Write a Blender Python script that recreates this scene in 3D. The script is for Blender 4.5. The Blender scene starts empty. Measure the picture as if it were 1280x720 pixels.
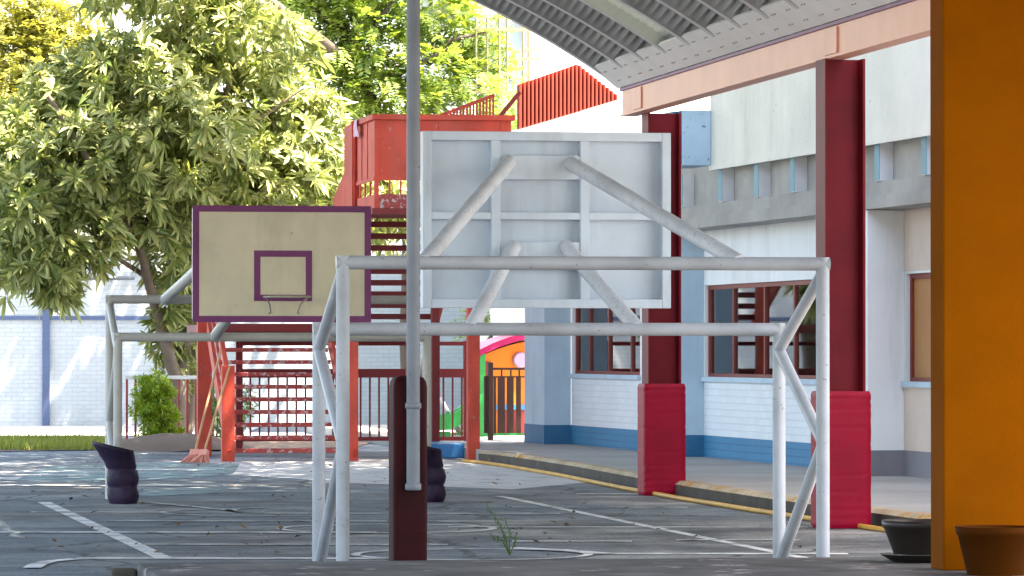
import bpy, bmesh, math, random
import numpy as np
from mathutils import Vector, Matrix, Euler
random.seed(7); RNG = np.random.default_rng(7)
R = math.radians
scene = bpy.context.scene
COL = scene.collection

# ------------------------------------------------------------------ camera
F = 5400.0
EYE = Vector((0, 0, 1.51))
YAW = math.atan(910 / F); PITCH = math.atan(78 / F)
cam_d = bpy.data.cameras.new('camera'); cam = bpy.data.objects.new('camera', cam_d); COL.objects.link(cam)
cam.location = EYE; cam.rotation_euler = (math.pi / 2 + PITCH, 0, -YAW)
cam_d.sensor_width = 36; cam_d.lens = F / 1280 * 36
cam_d.clip_start = 0.5; cam_d.clip_end = 3000
scene.camera = cam
CR = Euler((math.pi / 2 + PITCH, 0, -YAW)).to_matrix()

def ray(x, y):
    return CR @ Vector(((x - 640) / F, -(y - 360) / F, -1))
def P(x, y, Y):                       # photo pixel -> point at world depth Y
    d = ray(x, y); return EYE + d * ((Y - EYE.y) / d.y)
def G(x, y, z=0.0):                   # photo pixel -> point at height z
    d = ray(x, y); return EYE + d * ((z - EYE.z) / d.z)

# ------------------------------------------------------------------ object helpers
WM = {}
def tag(o, label=None, cat=None, group=None, kind=None):
    if label: o['label'] = label
    if cat: o['category'] = cat
    if group: o['group'] = group
    if kind: o['kind'] = kind
    return o
def thing(name, label, cat, loc, rot=0.0, group=None):
    o = bpy.data.objects.new(name, None); COL.objects.link(o)
    o.empty_display_size = 0.2
    o.location = loc; o.rotation_euler = (0, 0, rot)
    WM[o] = Matrix.Translation(Vector(loc)) @ Matrix.Rotation(rot, 4, 'Z')
    return tag(o, label, cat, group)
def copy_tree(o, parent=None):
    c = o.copy(); COL.objects.link(c)
    if parent: c.parent = parent
    for ch in list(o.children): copy_tree(ch, c)
    return c

class MB:
    def __init__(s): s.v = []; s.f = []; s.m = []; s.sm = []
    def add(s, vs, fs, m=0, smooth=False):
        b = len(s.v); s.v += [tuple(v) for v in vs]
        for f in fs: s.f.append(tuple(i + b for i in f)); s.m.append(m); s.sm.append(smooth)
        return s
    def box(s, a, b, m=0, M=None, bev=0.0):
        x0, y0, z0 = [min(p, q) for p, q in zip(a, b)]; x1, y1, z1 = [max(p, q) for p, q in zip(a, b)]
        if bev:
            bm = bmesh.new(); bmesh.ops.create_cube(bm, size=1)
            for v in bm.verts: v.co = Vector(((x0+x1)/2+v.co.x*(x1-x0), (y0+y1)/2+v.co.y*(y1-y0), (z0+z1)/2+v.co.z*(z1-z0)))
            bmesh.ops.bevel(bm, geom=bm.edges[:], offset=bev, segments=2, affect='EDGES', profile=.5)
            bm.verts.index_update()
            vs = [v.co.copy() for v in bm.verts]; fs = [[v.index for v in f.verts] for f in bm.faces]; bm.free()
        else:
            vs = [Vector(p) for p in ((x0,y0,z0),(x1,y0,z0),(x1,y1,z0),(x0,y1,z0),(x0,y0,z1),(x1,y0,z1),(x1,y1,z1),(x0,y1,z1))]
            fs = [(0,3,2,1),(4,5,6,7),(0,1,5,4),(1,2,6,5),(2,3,7,6),(3,0,4,7)]
        if M: vs = [M @ v for v in vs]
        return s.add(vs, fs, m)
    def bar(s, a, b, w, h, m=0, up=Vector((0, 0, 1))):   # square bar a->b
        a = Vector(a); b = Vector(b); d = (b - a).normalized()
        if abs(d.dot(up)) > .98: up = Vector((0, 1, 0))
        x = d.cross(up).normalized() * (w / 2); z = x.cross(d).normalized() * (h / 2)
        vs = [a-x-z, a+x-z, a+x+z, a-x+z, b-x-z, b+x-z, b+x+z, b-x+z]
        return s.add(vs, [(0,1,2,3),(7,6,5,4),(0,4,5,1),(1,5,6,2),(2,6,7,3),(3,7,4,0)], m)
    def tube(s, pts, r, n=16, m=0, caps=True):
        pts = [Vector(p) for p in pts]; k = len(pts)
        rs = r if isinstance(r, (list, tuple)) else [r] * k
        t0 = (pts[1] - pts[0]).normalized()
        u = t0.cross(Vector((0, 0, 1)) if abs(t0.z) < .9 else Vector((1, 0, 0))).normalized()
        rings = []
        for i, p in enumerate(pts):
            if i == 0: t = t0; ms = 1
            elif i == k - 1: t = (pts[-1] - pts[-2]).normalized(); ms = 1
            else:
                ta = (p - pts[i-1]).normalized(); tb = (pts[i+1] - p).normalized(); t = (ta + tb).normalized()
            u = (u - t * u.dot(t)).normalized(); w = t.cross(u)
            rings.append([p + (u * math.cos(a) + w * math.sin(a)) * rs[i] for a in [2 * math.pi * j / n for j in range(n)]])
        vs = [v for r_ in rings for v in r_]; fs = []
        for i in range(k - 1):
            for j in range(n):
                j2 = (j + 1) % n; fs.append((i*n+j, i*n+j2, (i+1)*n+j2, (i+1)*n+j))
        s.add(vs, fs, m, True)
        if caps:
            s.add(rings[0], [tuple(range(n))[::-1]], m); s.add(rings[-1], [tuple(range(n))], m)
        return s
    def prism(s, poly, d, m=0):            # polygon (list of Vector) extruded by vector d
        n = len(poly); d = Vector(d); vs = [Vector(p) for p in poly] + [Vector(p) + d for p in poly]
        fs = [tuple(range(n))[::-1], tuple(range(n, 2*n))] + [(i, (i+1) % n, n+(i+1) % n, n+i) for i in range(n)]
        return s.add(vs, fs, m)
    def loops(s, rings, m=0, capa=True, capb=True, smooth=True):
        n = len(rings[0]); vs = [v for r_ in rings for v in r_]; fs = []
        for i in range(len(rings) - 1):
            for j in range(n):
                j2 = (j + 1) % n; fs.append((i*n+j, i*n+j2, (i+1)*n+j2, (i+1)*n+j))
        s.add(vs, fs, m, smooth)
        if capa: s.add(rings[0], [tuple(range(n))[::-1]], m)
        if capb: s.add(rings[-1], [tuple(range(n))], m)
        return s
    def lathe(s, c, prof, n=24, m=0, **k):
        c = Vector(c)
        return s.loops([[c + Vector((r*math.cos(2*math.pi*j/n), r*math.sin(2*math.pi*j/n), z)) for j in range(n)] for r, z in prof], m, **k)
    def build(s, name, mats, parent=None, origin=None, fixn=True):
        me = bpy.data.meshes.new(name)
        if parent is not None: Mi = WM[parent].inverted(); vs = [Mi @ Vector(v) for v in s.v]; org = None
        else:
            a = np.array(s.v); lo = a.min(0); hi = a.max(0)
            org = Vector(origin) if origin is not None else Vector(((lo[0]+hi[0])/2, (lo[1]+hi[1])/2, lo[2]))
            vs = [Vector(v) - org for v in s.v]
        me.from_pydata([tuple(v) for v in vs], [], s.f)
        if not isinstance(mats, (list, tuple)): mats = [mats]
        for mt in mats: me.materials.append(mt)
        me.polygons.foreach_set('material_index', s.m); me.polygons.foreach_set('use_smooth', s.sm)
        if fixn and len(s.f) < 60000:
            bm = bmesh.new(); bm.from_mesh(me); bmesh.ops.recalc_face_normals(bm, faces=bm.faces[:]); bm.to_mesh(me); bm.free()
        me.update()
        o = bpy.data.objects.new(name, me); COL.objects.link(o)
        if parent is not None:
            o.parent = parent; WM[o] = WM[parent]
        else:
            o.location = org; WM[o] = Matrix.Translation(org)
        return o
def subpart_fix(o): return o

# ------------------------------------------------------------------ materials
def newmat(name):
    m = bpy.data.materials.new(name); m.use_nodes = True
    nt = m.node_tree; b = nt.nodes['Principled BSDF']; return m, nt, b
def N(nt, t, **kw):
    n = nt.nodes.new(t)
    for k, v in kw.items():
        if hasattr(n, k): setattr(n, k, v)
        else: n.inputs[k].default_value = v
    return n
def ramp(nt, fac, stops):
    r = nt.nodes.new('ShaderNodeValToRGB'); cr = r.color_ramp
    while len(cr.elements) < len(stops): cr.elements.new(.5)
    for e, (p, c) in zip(cr.elements, stops):
        e.position = p; e.color = (*c, 1) if len(c) == 3 else c
    nt.links.new(fac, r.inputs['Fac']); return r.outputs['Color']
def mixc(nt, fac, a, b):
    m = nt.nodes.new('ShaderNodeMix'); m.data_type = 'RGBA'
    for sock, v in ((m.inputs[0], fac), (m.inputs[6], a), (m.inputs[7], b)):
        if isinstance(v, (int, float)): sock.default_value = v
        elif isinstance(v, (tuple, list)): sock.default_value = (*v[:3], 1)
        else: nt.links.new(v, sock)
    return m.outputs[2]
def noise(nt, scale, detail=6, rough=.6, coord='Object', stretch=None):
    tc = nt.nodes.new('ShaderNodeTexCoord'); src = tc.outputs[coord]
    if stretch:
        mp = nt.nodes.new('ShaderNodeMapping'); mp.inputs['Scale'].default_value = stretch
        nt.links.new(src, mp.inputs['Vector']); src = mp.outputs['Vector']
    n = nt.nodes.new('ShaderNodeTexNoise'); n.inputs['Scale'].default_value = scale
    n.inputs['Detail'].default_value = detail; n.inputs['Roughness'].default_value = rough
    nt.links.new(src, n.inputs['Vector']); return n.outputs['Fac']
def bump(nt, b, h, strength=.3, dist=.01):
    bp = nt.nodes.new('ShaderNodeBump'); bp.inputs['Strength'].default_value = strength; bp.inputs['Distance'].default_value = dist
    nt.links.new(h, bp.inputs['Height']); nt.links.new(bp.outputs['Normal'], b.inputs['Normal'])
def dark(c, k): return tuple(x * k for x in c)

def paint(name, c, wear=None, amt=.35, rough=.5, grime=.82, sc=14, bstr=.15, gscale=2.2, metal=0, spec=.4, streak=0):
    """painted surface: mottled, with chipped specks of an undercoat colour"""
    m, nt, b = newmat(name)
    g = noise(nt, gscale, 5)
    col = ramp(nt, g, [(.3, dark(c, grime)), (.62, c)])
    if streak:
        sn = noise(nt, 1.0, 7, .7, stretch=(2.2, 2.2, .3))
        col = mixc(nt, ramp(nt, sn, [(.50, (0, 0, 0)), (.72, (streak, streak, streak))]), col, (.17, .155, .13))
    if wear:
        w = noise(nt, sc, 8, .7)
        hi = .80 - amt * .36
        fac = ramp(nt, w, [(hi, (0, 0, 0)), (hi + .05, (1, 1, 1))])
        col = mixc(nt, fac, col, wear)
    nt.links.new(col, b.inputs['Base Color'])
    b.inputs['Roughness'].default_value = rough; b.inputs['Metallic'].default_value = metal; b.inputs['Specular IOR Level'].default_value = spec
    bump(nt, b, noise(nt, sc * 3, 4), bstr, .004)
    return m
def brick(name, c, mort, sw=.24, sh=.085, axis='XZ', bs=.6):
    m, nt, b = newmat(name)
    tc = N(nt, 'ShaderNodeTexCoord'); sp = N(nt, 'ShaderNodeSeparateXYZ'); cb = N(nt, 'ShaderNodeCombineXYZ')
    nt.links.new(tc.outputs['Object'], sp.inputs[0])
    nt.links.new(sp.outputs[axis[0]], cb.inputs['X']); nt.links.new(sp.outputs['Z'], cb.inputs['Y'])
    bt = N(nt, 'ShaderNodeTexBrick'); nt.links.new(cb.outputs[0], bt.inputs['Vector'])
    bt.inputs['Scale'].default_value = 1; bt.inputs['Brick Width'].default_value = sw; bt.inputs['Row Height'].default_value = sh
    bt.inputs['Mortar Size'].default_value = .008; bt.inputs['Mortar Smooth'].default_value = .4
    bt.inputs['Color1'].default_value = (*c, 1); bt.inputs['Color2'].default_value = (*dark(c, .93), 1); bt.inputs['Mortar'].default_value = (*mort, 1)
    n = noise(nt, .9, 6)
    col = mixc(nt, ramp(nt, n, [(.35, (.0, .0, .0)), (.7, (.35, .35, .35))]), bt.outputs['Color'], dark(c, .72))
    nt.links.new(col, b.inputs['Base Color']); b.inputs['Roughness'].default_value = .6
    inv = N(nt, 'ShaderNodeMath', operation='SUBTRACT'); inv.inputs[0].default_value = 1; nt.links.new(bt.outputs['Fac'], inv.inputs[1])
    ad = N(nt, 'ShaderNodeMath', operation='MULTIPLY_ADD'); nt.links.new(noise(nt, 25, 4), ad.inputs[0]); ad.inputs[1].default_value = .4
    nt.links.new(inv.outputs[0], ad.inputs[2])
    bump(nt, b, ad.outputs[0], bs, .008)
    return m
def leafmat(name, c1, c2, rough=.4, trans=.35, spec=.5):
    m, nt, b = newmat(name)
    geo = N(nt, 'ShaderNodeNewGeometry')
    col = ramp(nt, geo.outputs['Random Per Island'], [(0, c1), (.55, [(x+y)/2 for x, y in zip(c1, c2)]), (1, c2)])
    nt.links.new(col, b.inputs['Base Color']); b.inputs['Roughness'].default_value = rough
    b.inputs['Specular IOR Level'].default_value = spec
    tr = N(nt, 'ShaderNodeBsdfTranslucent')
    hs = N(nt, 'ShaderNodeHueSaturation', Hue=.485, Saturation=1.2, Value=1.5); nt.links.new(col, hs.inputs['Color'])
    nt.links.new(hs.outputs[0], tr.inputs['Color'])
    mx = N(nt, 'ShaderNodeMixShader'); mx.inputs[0].default_value = trans
    nt.links.new(b.outputs[0], mx.inputs[1]); nt.links.new(tr.outputs[0], mx.inputs[2])
    nt.links.new(mx.outputs[0], nt.nodes['Material Output'].inputs['Surface'])
    return m

M = {}
M['goal'] = paint('pale grey tube paint', (.42, .44, .475), (.20, .17, .15), .51, .45, .72, 26, streak=.2)
M['goalworn'] = paint('worn grey tube paint', (.62, .64, .68), (.40, .37, .34), .62, .5, .75, 34)
M['goalcream'] = paint('weathered cream grey paint', (.52, .50, .46), (.22, .18, .15), .47, .45, .8, 30, streak=.2)
M['boardback'] = paint('blue grey board paint', (.56, .63, .71), (.35, .34, .33), .36, .5, .86, 20, .05, streak=.3)
M['cream'] = paint('cream board paint', (.74, .65, .45), (.4, .35, .27), .40, .55, .84, 9, .05, streak=.22)
M['purple'] = paint('purple stripe paint', (.20, .035, .14), (.1, .03, .08), .3, .5, .85, 30)
M['rim'] = paint('rusty pale rim', (.45, .38, .30), (.2, .09, .04), .55, .5, .7, 60)
M['stub'] = paint('dark oxblood paint', (.042, .003, .005), (.22, .03, .03), .40, .6, .5, 26, .8, spec=.12)
M['pole'] = paint('grey weathered pipe', (.19, .205, .235), (.06, .055, .05), .47, .5, .65, 22)
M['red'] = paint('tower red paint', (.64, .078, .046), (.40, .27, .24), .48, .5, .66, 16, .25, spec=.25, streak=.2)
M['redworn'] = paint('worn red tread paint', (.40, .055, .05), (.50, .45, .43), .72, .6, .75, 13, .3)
M['redshade'] = paint('shaded red paint', (.22, .02, .02), (.3, .2, .2), .3, .5, .8, 22)  # tower red with shade put into the colour, for undersides and rear parts
M['corr'] = paint('red corrugated sheet paint', (.42, .05, .03), None, 0, .5, .8)
M['column'] = paint('maroon column paint', (.18, .008, .016), (.08, .01, .01), .34, .5, .7, 20, spec=.15)
M['pad'] = paint('crimson vinyl', (.34, .003, .026), None, 0, .45, .75, 5, .5, spec=.14)
M['pinkbeam'] = paint('salmon beam paint', (.90, .44, .30), (.45, .2, .15), .26, .45, .9, 18)
M['fascia'] = paint('off white fascia paint', (.84, .80, .76), None, 0, .5, .9)
M['bolt'] = paint('dark bolt', (.42, .39, .37))
M['wall'] = paint('white plaster', (.78, .79, .79), (.5, .5, .5), .30, .7, .9, 10, .25, 1.0, streak=.25)
M['wallbrick'] = brick('white painted brick', (.76, .79, .82), (.66, .69, .72), axis='YZ')
M['wallbrickback'] = brick('boundary brick', (.56, .60, .63), (.44, .48, .52), axis='XZ')
M['bluebrick'] = brick('blue painted brick', (.025, .20, .37), (.02, .14, .28), axis='YZ')
M['blue'] = paint('blue dado paint', (.02, .14, .28), (.2, .3, .4), .25, .55, .85)
M['navy'] = paint('dull navy paint', (.10, .14, .26), (.3, .32, .36), .3, .6, .85)
M['palebl'] = paint('pale blue plaster', (.45, .58, .68), (.7, .75, .8), .28, .65, .88, 12, streak=.25)
M['greywall'] = paint('grey dado', (.20, .19, .21), None, 0, .7)
M['parapet'] = paint('stained white concrete', (.82, .78, .68), (.36, .34, .30), .42, .8, .82, 9, .3, .7, streak=.18)
M['concrete'] = paint('raw concrete', (.42, .40, .37), (.22, .21, .19), .46, .85, .65, 7, .4, .8)
M['joistw'] = paint('white joist paint', (.74, .74, .76), (.4, .4, .4), .3, .7)
M['teal'] = paint('teal joist paint', (.22, .38, .43), (.5, .55, .55), .46, .7)
M['boxbl'] = paint('flaking pale blue paint', (.42, .58, .72), (.10, .14, .18), .56, .6, .85, 11)
M['boxdk'] = paint('deep teal blue paint', (.03, .17, .27), (.01, .05, .09), .4, .5, .6, 10)
M['frame'] = paint('brown red window frame', (.22, .035, .022), (.3, .2, .17), .35, .5, .7, 25)
M['curtain'] = paint('pale curtain', (.74, .78, .80), None, 0, .9, .8)
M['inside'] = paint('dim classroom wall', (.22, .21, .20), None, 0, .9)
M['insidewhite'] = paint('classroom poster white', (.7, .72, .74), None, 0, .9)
M['orange'] = paint('orange pillar paint', (.205, .054, .0003), (.175, .044, .0003), .42, .75, .86, 30, .35, spec=.03)
M['beige'] = paint('flare tinted plaster', (.62, .50, .42), (.5, .4, .34), .3, .7, .9)  # warm tint of the lens flare put into the wall colour
M['board'] = paint('ochre panel', (.42, .19, .06), None, 0, .6)
M['pot'] = paint('black plastic pot', (.028, .020, .017), (.06, .045, .04), .3, .45, .7)
M['potbrown'] = paint('terracotta brown pot', (.060, .0155, .0006), (.05, .012, .0006), .4, .8, .8, spec=.05)
M['soil'] = paint('potting soil', (.06, .045, .03), (.1, .08, .06), .5, .95, .6, 30, .8)
M['boot'] = paint('dark plum vinyl', (.024, .010, .038), (.07, .055, .07), .42, .55, .6, 9, .9, spec=.3)
M['yellow'] = paint('yellow pipe paint', (.62, .33, .05), (.2, .12, .06), .42, .5, .7, 6)
M['wood'] = paint('broom handle wood', (.55, .30, .15), (.3, .15, .08), .3, .6)
M['bristle'] = paint('faded pink bristles', (.80, .33, .25), (.6, .2, .15), .4, .9, .8, 40, .8)
M['cloth'] = paint('pink cloth', (.80, .50, .60), None, 0, .9)
M['playor'] = paint('orange moulded plastic', (.62, .165, .010), None, 0, .35, .95)
M['playpink'] = paint('hot pink plastic', (.45, .02, .10), None, 0, .35, .95)
M['playpur'] = paint('lilac plastic', (.45, .32, .48), None, 0, .35)
M['playgreen'] = paint('green plastic', (.02, .27, .06), None, 0, .35, .92)
M['playblue'] = paint('blue plastic', (.04, .22, .50), None, 0, .4)
M['gate'] = paint('dark brown gate', (.05, .018, .012), (.1, .04, .03), .3, .6, .7)
M['whitepipe'] = paint('white pipe', (.72, .70, .74), None, 0, .45)
M['railwhite'] = paint('white rail', (.72, .72, .72), (.35, .3, .28), .35, .5, .8)
M['balu'] = paint('faded red baluster', (.42, .07, .07), (.5, .4, .4), .35, .5)
M['creammetal'] = paint('cream metal', (.24, .20, .11), (.2, .15, .1), .3, .5)
M['farwhite'] = paint('far white wall', (.78, .78, .77), None, 0, .8, .95)
M['farblue'] = paint('far pale blue wall', (.50, .60, .66), None, 0, .8, .9)
M['tile'] = paint('orange clay tile', (.55, .2, .09), None, 0, .8)
M['bark'] = paint('grey brown bark', (.20, .155, .12), (.10, .075, .06), .55, .9, .6, 9, .9)
M['barkd'] = paint('dark bark', (.09, .07, .055), (.16, .13, .1), .4, .9, .6, 9, .9)
M['loquat'] = leafmat('loquat leaves', (.10, .15, .035), (.42, .44, .18), .36, .25, .45)
M['feather'] = leafmat('bright feathery leaves', (.13, .22, .05), (.32, .38, .10), .5, .45)
M['fine'] = leafmat('yellow green fine leaves', (.22, .25, .06), (.48, .46, .15), .5, .4)
M['shrub'] = leafmat('lime shrub leaves', (.09, .22, .015), (.34, .42, .03), .4, .35)
M['shade'] = leafmat('added shade leaves', (.075, .085, .055), (.15, .155, .10), .5, .12)  # leaves of the added sun-blocking crown
M['weed'] = leafmat('weed leaves', (.05, .12, .03), (.12, .2, .05), .5, .3)
M['grass'] = leafmat('dry green grass', (.09, .15, .025), (.27, .28, .06), .6, .3)
M['litter'] = leafmat('dry fallen leaves', (.06, .035, .02), (.28, .15, .06), .8, .1)

def roofmat():
    m, nt, b = newmat('galvanised roof steel')
    col = ramp(nt, noise(nt, 3, 6), [(.3, (.25, .25, .24)), (.7, (.40, .40, .385))])
    nt.links.new(col, b.inputs['Base Color']); b.inputs['Metallic'].default_value = .35; b.inputs['Roughness'].default_value = .48
    return m
M['roof'] = roofmat()
M['roofflange'] = paint('bright roof seam', (.60, .56, .54), (.4, .36, .34), .3, .45, .85)
def skylight():
    m, nt, b = newmat('fibreglass roof strip')
    b.inputs['Base Color'].default_value = (.27, .30, .27, 1); b.inputs['Roughness'].default_value = .4
    tr = N(nt, 'ShaderNodeBsdfTranslucent'); tr.inputs['Color'].default_value = (.50, .55, .50, 1)
    mx = N(nt, 'ShaderNodeMixShader'); mx.inputs[0].default_value = .03
    nt.links.new(b.outputs[0], mx.inputs[1]); nt.links.new(tr.outputs[0], mx.inputs[2])
    nt.links.new(mx.outputs[0], nt.nodes['Material Output'].inputs['Surface']); return m
M['skylight'] = skylight()
def glass():
    m, nt, b = newmat('window glass')
    gl = N(nt, 'ShaderNodeBsdfGlossy', Roughness=.02); gl.inputs['Color'].default_value = (.9, .93, .95, 1)
    tp = N(nt, 'ShaderNodeBsdfTransparent'); tp.inputs['Color'].default_value = (.80, .85, .86, 1)
    fr = N(nt, 'ShaderNodeFresnel', IOR=1.45)
    ad = N(nt, 'ShaderNodeMath', operation='ADD'); ad.inputs[1].default_value = .03; nt.links.new(fr.outputs[0], ad.inputs[0])
    mx = N(nt, 'ShaderNodeMixShader'); nt.links.new(ad.outputs[0], mx.inputs[0])
    nt.links.new(tp.outputs[0], mx.inputs[1]); nt.links.new(gl.outputs[0], mx.inputs[2])
    nt.links.new(mx.outputs[0], nt.nodes['Material Output'].inputs['Surface']); return m
M['glass'] = glass()

def asphalt(name, paintc=None, wear=.5):
    """worn court surface; with paintc a line whose paint has scuffed away in patches"""
    m, nt, b = newmat(name)
    n1 = noise(nt, .75, 9, .68); n2 = noise(nt, 1.7, 9, .7); n3 = noise(nt, 22, 4, .75); n4 = noise(nt, .22, 5)
    base = ramp(nt, n1, [(.32, (.045, .047, .052)), (.44, (.125, .125, .13)), (.53, (.235, .23, .225)), (.64, (.42, .41, .39))])
    bl = ramp(nt, n4, [(.42, (0, 0, 0)), (.56, (.6, .6, .6))])
    base = mixc(nt, bl, base, ramp(nt, n2, [(.36, (.04, .08, .12)), (.5, (.11, .175, .23)), (.64, (.27, .33, .37))]))
    base = mixc(nt, ramp(nt, n2, [(.58, (0, 0, 0)), (.74, (.55, .55, .55))]), base, (.17, .14, .115))
    base = mixc(nt, ramp(nt, n3, [(.38, (.6, .6, .6)), (.56, (0, 0, 0))]), base, (.03, .03, .035))
    tcv = N(nt, 'ShaderNodeTexCoord'); nv = N(nt, 'ShaderNodeTexNoise'); nv.inputs['Scale'].default_value = 1.3; nv.inputs['Detail'].default_value = 6
    nt.links.new(tcv.outputs['Object'], nv.inputs['Vector'])
    vm = N(nt, 'ShaderNodeVectorMath', operation='MULTIPLY_ADD'); vm.inputs[1].default_value = (.9, .9, .9)
    nt.links.new(nv.outputs['Color'], vm.inputs[0]); nt.links.new(tcv.outputs['Object'], vm.inputs[2])
    vo = N(nt, 'ShaderNodeTexVoronoi', feature='DISTANCE_TO_EDGE'); vo.inputs['Scale'].default_value = .28
    nt.links.new(vm.outputs[0], vo.inputs['Vector'])
    base = mixc(nt, ramp(nt, vo.outputs['Distance'], [(.004, (.85, .85, .85)), (.012, (0, 0, 0))]), base, (.025, .025, .025))
    if paintc:
        w = noise(nt, 2.2, 9, .72)
        base = mixc(nt, ramp(nt, w, [(wear - .10, (0, 0, 0)), (wear + .10, (1, 1, 1))]), paintc, base)
    nt.links.new(base, b.inputs['Base Color']); b.inputs['Roughness'].default_value = .75
    bump(nt, b, n3, .35, .006)
    return m
M['court'] = asphalt('worn court asphalt')
M['line'] = asphalt('worn white line', (.80, .79, .76), .56)
M['linethin'] = asphalt('scuffed thin line', (.68, .68, .66), .525)
M['tealpaint'] = asphalt('worn teal court paint', (.24, .42, .40), .46)
M['whitepatch'] = asphalt('worn white court paint', (.52, .51, .50), .60)
M['plat'] = paint('dark asphalt step', (.13, .12, .118), (.30, .26, .25), .60, .9, .3, 3, .9, 2.0)
M['pave'] = paint('pavement concrete', (.40, .38, .36), (.26, .25, .24), .46, .85, .72, 5, .3, .5)
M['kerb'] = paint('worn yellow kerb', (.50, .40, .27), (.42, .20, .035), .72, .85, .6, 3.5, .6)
M['kerbface'] = paint('dark kerb face', (.09, .075, .06), (.30, .17, .04), .50, .9, .6, 6, .6)  # upright face, coloured darker than the kerb top
M['dirt'] = paint('bare dirt', (.20, .14, .10), (.10, .07, .05), .5, .95, .65, 6, .7, .8)
M['path'] = paint('pale path concrete', (.55, .53, .50), (.35, .34, .32), .42, .85, .75, 4, .3)

# ------------------------------------------------------------------ ground
def sheet(name, pts, mat, z, kind='structure'):
    mb = MB().add([Vector((p[0], p[1], z)) for p in pts], [tuple(range(len(pts)))])
    return tag(mb.build(name, mat), kind=kind)
g = MB().add([(-600, -100, 0), (600, -100, 0), (600, 900, 0), (-600, 900, 0)], [(0, 1, 2, 3)]).build('ground', M['court'], origin=(0, 0, 0))
tag(g, kind='structure')

def gl(p0, p1, w, mat, z=.004, name='court_line'):
    a = G(*p0); b = G(*p1); d = (b - a); d.z = 0; d.normalize(); n = Vector((-d.y, d.x, 0)) * w / 2
    o = MB().add([a + n, b + n, b - n, a - n], [(0, 1, 2, 3)])
    o.v = [(v[0], v[1], z) for v in o.v]
    return tag(o.build(name, mat, origin=(0, 0, 0)), kind='structure')
def gpoly(pxs, w, mat, z=.004):
    pts = [G(*p) for p in pxs]; L = []; Rr = []
    for i, p in enumerate(pts):
        t = (pts[min(i+1, len(pts)-1)] - pts[max(i-1, 0)]); t.z = 0; t.normalize(); n = Vector((-t.y, t.x, 0)) * w / 2
        L.append(p + n); Rr.append(p - n)
    k = len(pts); mb = MB().add([(v.x, v.y, z) for v in L + Rr], [(i, i+1, k+i+1, k+i) for i in range(k-1)])
    return tag(mb.build('court_line', mat, origin=(0, 0, 0)), kind='structure')
def ring(px, py, r, w, mat, z, a0=0, a1=360):
    c = G(px, py); n = 60; vs = []
    for i in range(n + 1):
        a = R(a0 + (a1 - a0) * i / n)
        for q in (r - w / 2, r + w / 2): vs.append((c.x + q * math.cos(a), c.y + q * math.sin(a), z))
    mb = MB().add(vs, [(2*i, 2*i+1, 2*i+3, 2*i+2) for i in range(n)])
    return tag(mb.build('court_line', mat, origin=(0, 0, 0)), kind='structure')
gl((55, 628), (207, 699), .13, M['line'])
gl((625, 620.5), (1040, 705), .10, M['line'])
for i, (x0, x1, y, w, mt) in enumerate([(38, 330, 640.5, .22, 'linethin'), (330, 700, 642, .2, 'linethin'), (130, 620, 651.8, .2, 'linethin'),
        (-60, 470, 665.8, .22, 'line'), (560, 1010, 659, .2, 'linethin'), (180, 560, 681, .2, 'linethin'), (640, 790, 677, .2, 'linethin'), (845, 1000, 675.5, .18, 'linethin'),
        (95, 520, 698.2, .2, 'line'), (735, 1060, 692.5, .2, 'line'), (-40, 110, 594, .5, 'whitepatch'), (-40, 250, 607, .5, 'linethin'), (0, 140, 590, .4, 'linethin'),
        (170, 270, 587, .4, 'line'), (640, 860, 634.5, .16, 'linethin'), (720, 800, 618, .3, 'linethin')]):
    gl((x0, y), (x1, y + (x1 - x0) * .0008), w, M[mt], .0045 + .0006 * (i % 4))
gpoly([(40, 711), (46, 707), (60, 703), (95, 699.5)], .13, M['line'], .0085)
gpoly([(640, 686), (700, 688.5), (735, 691.5), (760, 693)], .18, M['line'], .0085)
gpoly([(176, 628), (230, 633), (280, 638), (300, 641), (285, 639), (300, 636.5), (330, 635)], .1, M['linethin'], .0087)
ring(484, 661.5, .90, .07, M['line'], .009)
ring(590, 694, .86, .07, M['line'], .0094)
ring(330, 641, .95, .06, M['linethin'], .0098, 60, 300)
def gpatch(name, pxs, mat, z):
    return sheet(name, [G(*p) for p in pxs], mat, z)
gpatch('court_paint', [(20, 600), (60, 583), (190, 578), (300, 580), (292, 592), (250, 597), (130, 603)], M['tealpaint'], .0032)
gpatch('court_paint', [(175, 621), (280, 616), (270, 610), (180, 612)], M['tealpaint'], .0034)
gpatch('court_paint', [(-30, 598), (45, 595), (140, 580), (250, 575), (300, 572), (500, 574), (640, 577), (770, 600), (640, 612), (440, 604), (330, 596), (220, 590), (60, 602)], M['whitepatch'], .0026)
gpatch('tinted_dirt_strip', [(-80, 566), (130, 563), (300, 562), (445, 560), (470, 552), (110, 549), (-80, 552)], M['dirt'], .012)  # bare dirt whose orange brown also carries the painted flare tint
gpatch('path', [(-300, 545.5), (300, 545.5), (330, 533), (-300, 533)], M['path'], .016)

# foreground raised step
YK = 27.0
zk = P(640, 699.5, YK).z
xl = P(170, 700, YK).x
mb = MB().box((xl, -3, .0), (14, YK, zk), bev=.02)
tag(mb.build('platform', M['plat']), kind='structure')
mb = MB().box((xl - .16, YK - .10, 0), (xl - .003, YK + .0, zk - .03), bev=.02)
tag(mb.build('brick', M['kerbface']), 'worn brownish brick lying at the left end of the dark step', 'brick')

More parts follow.
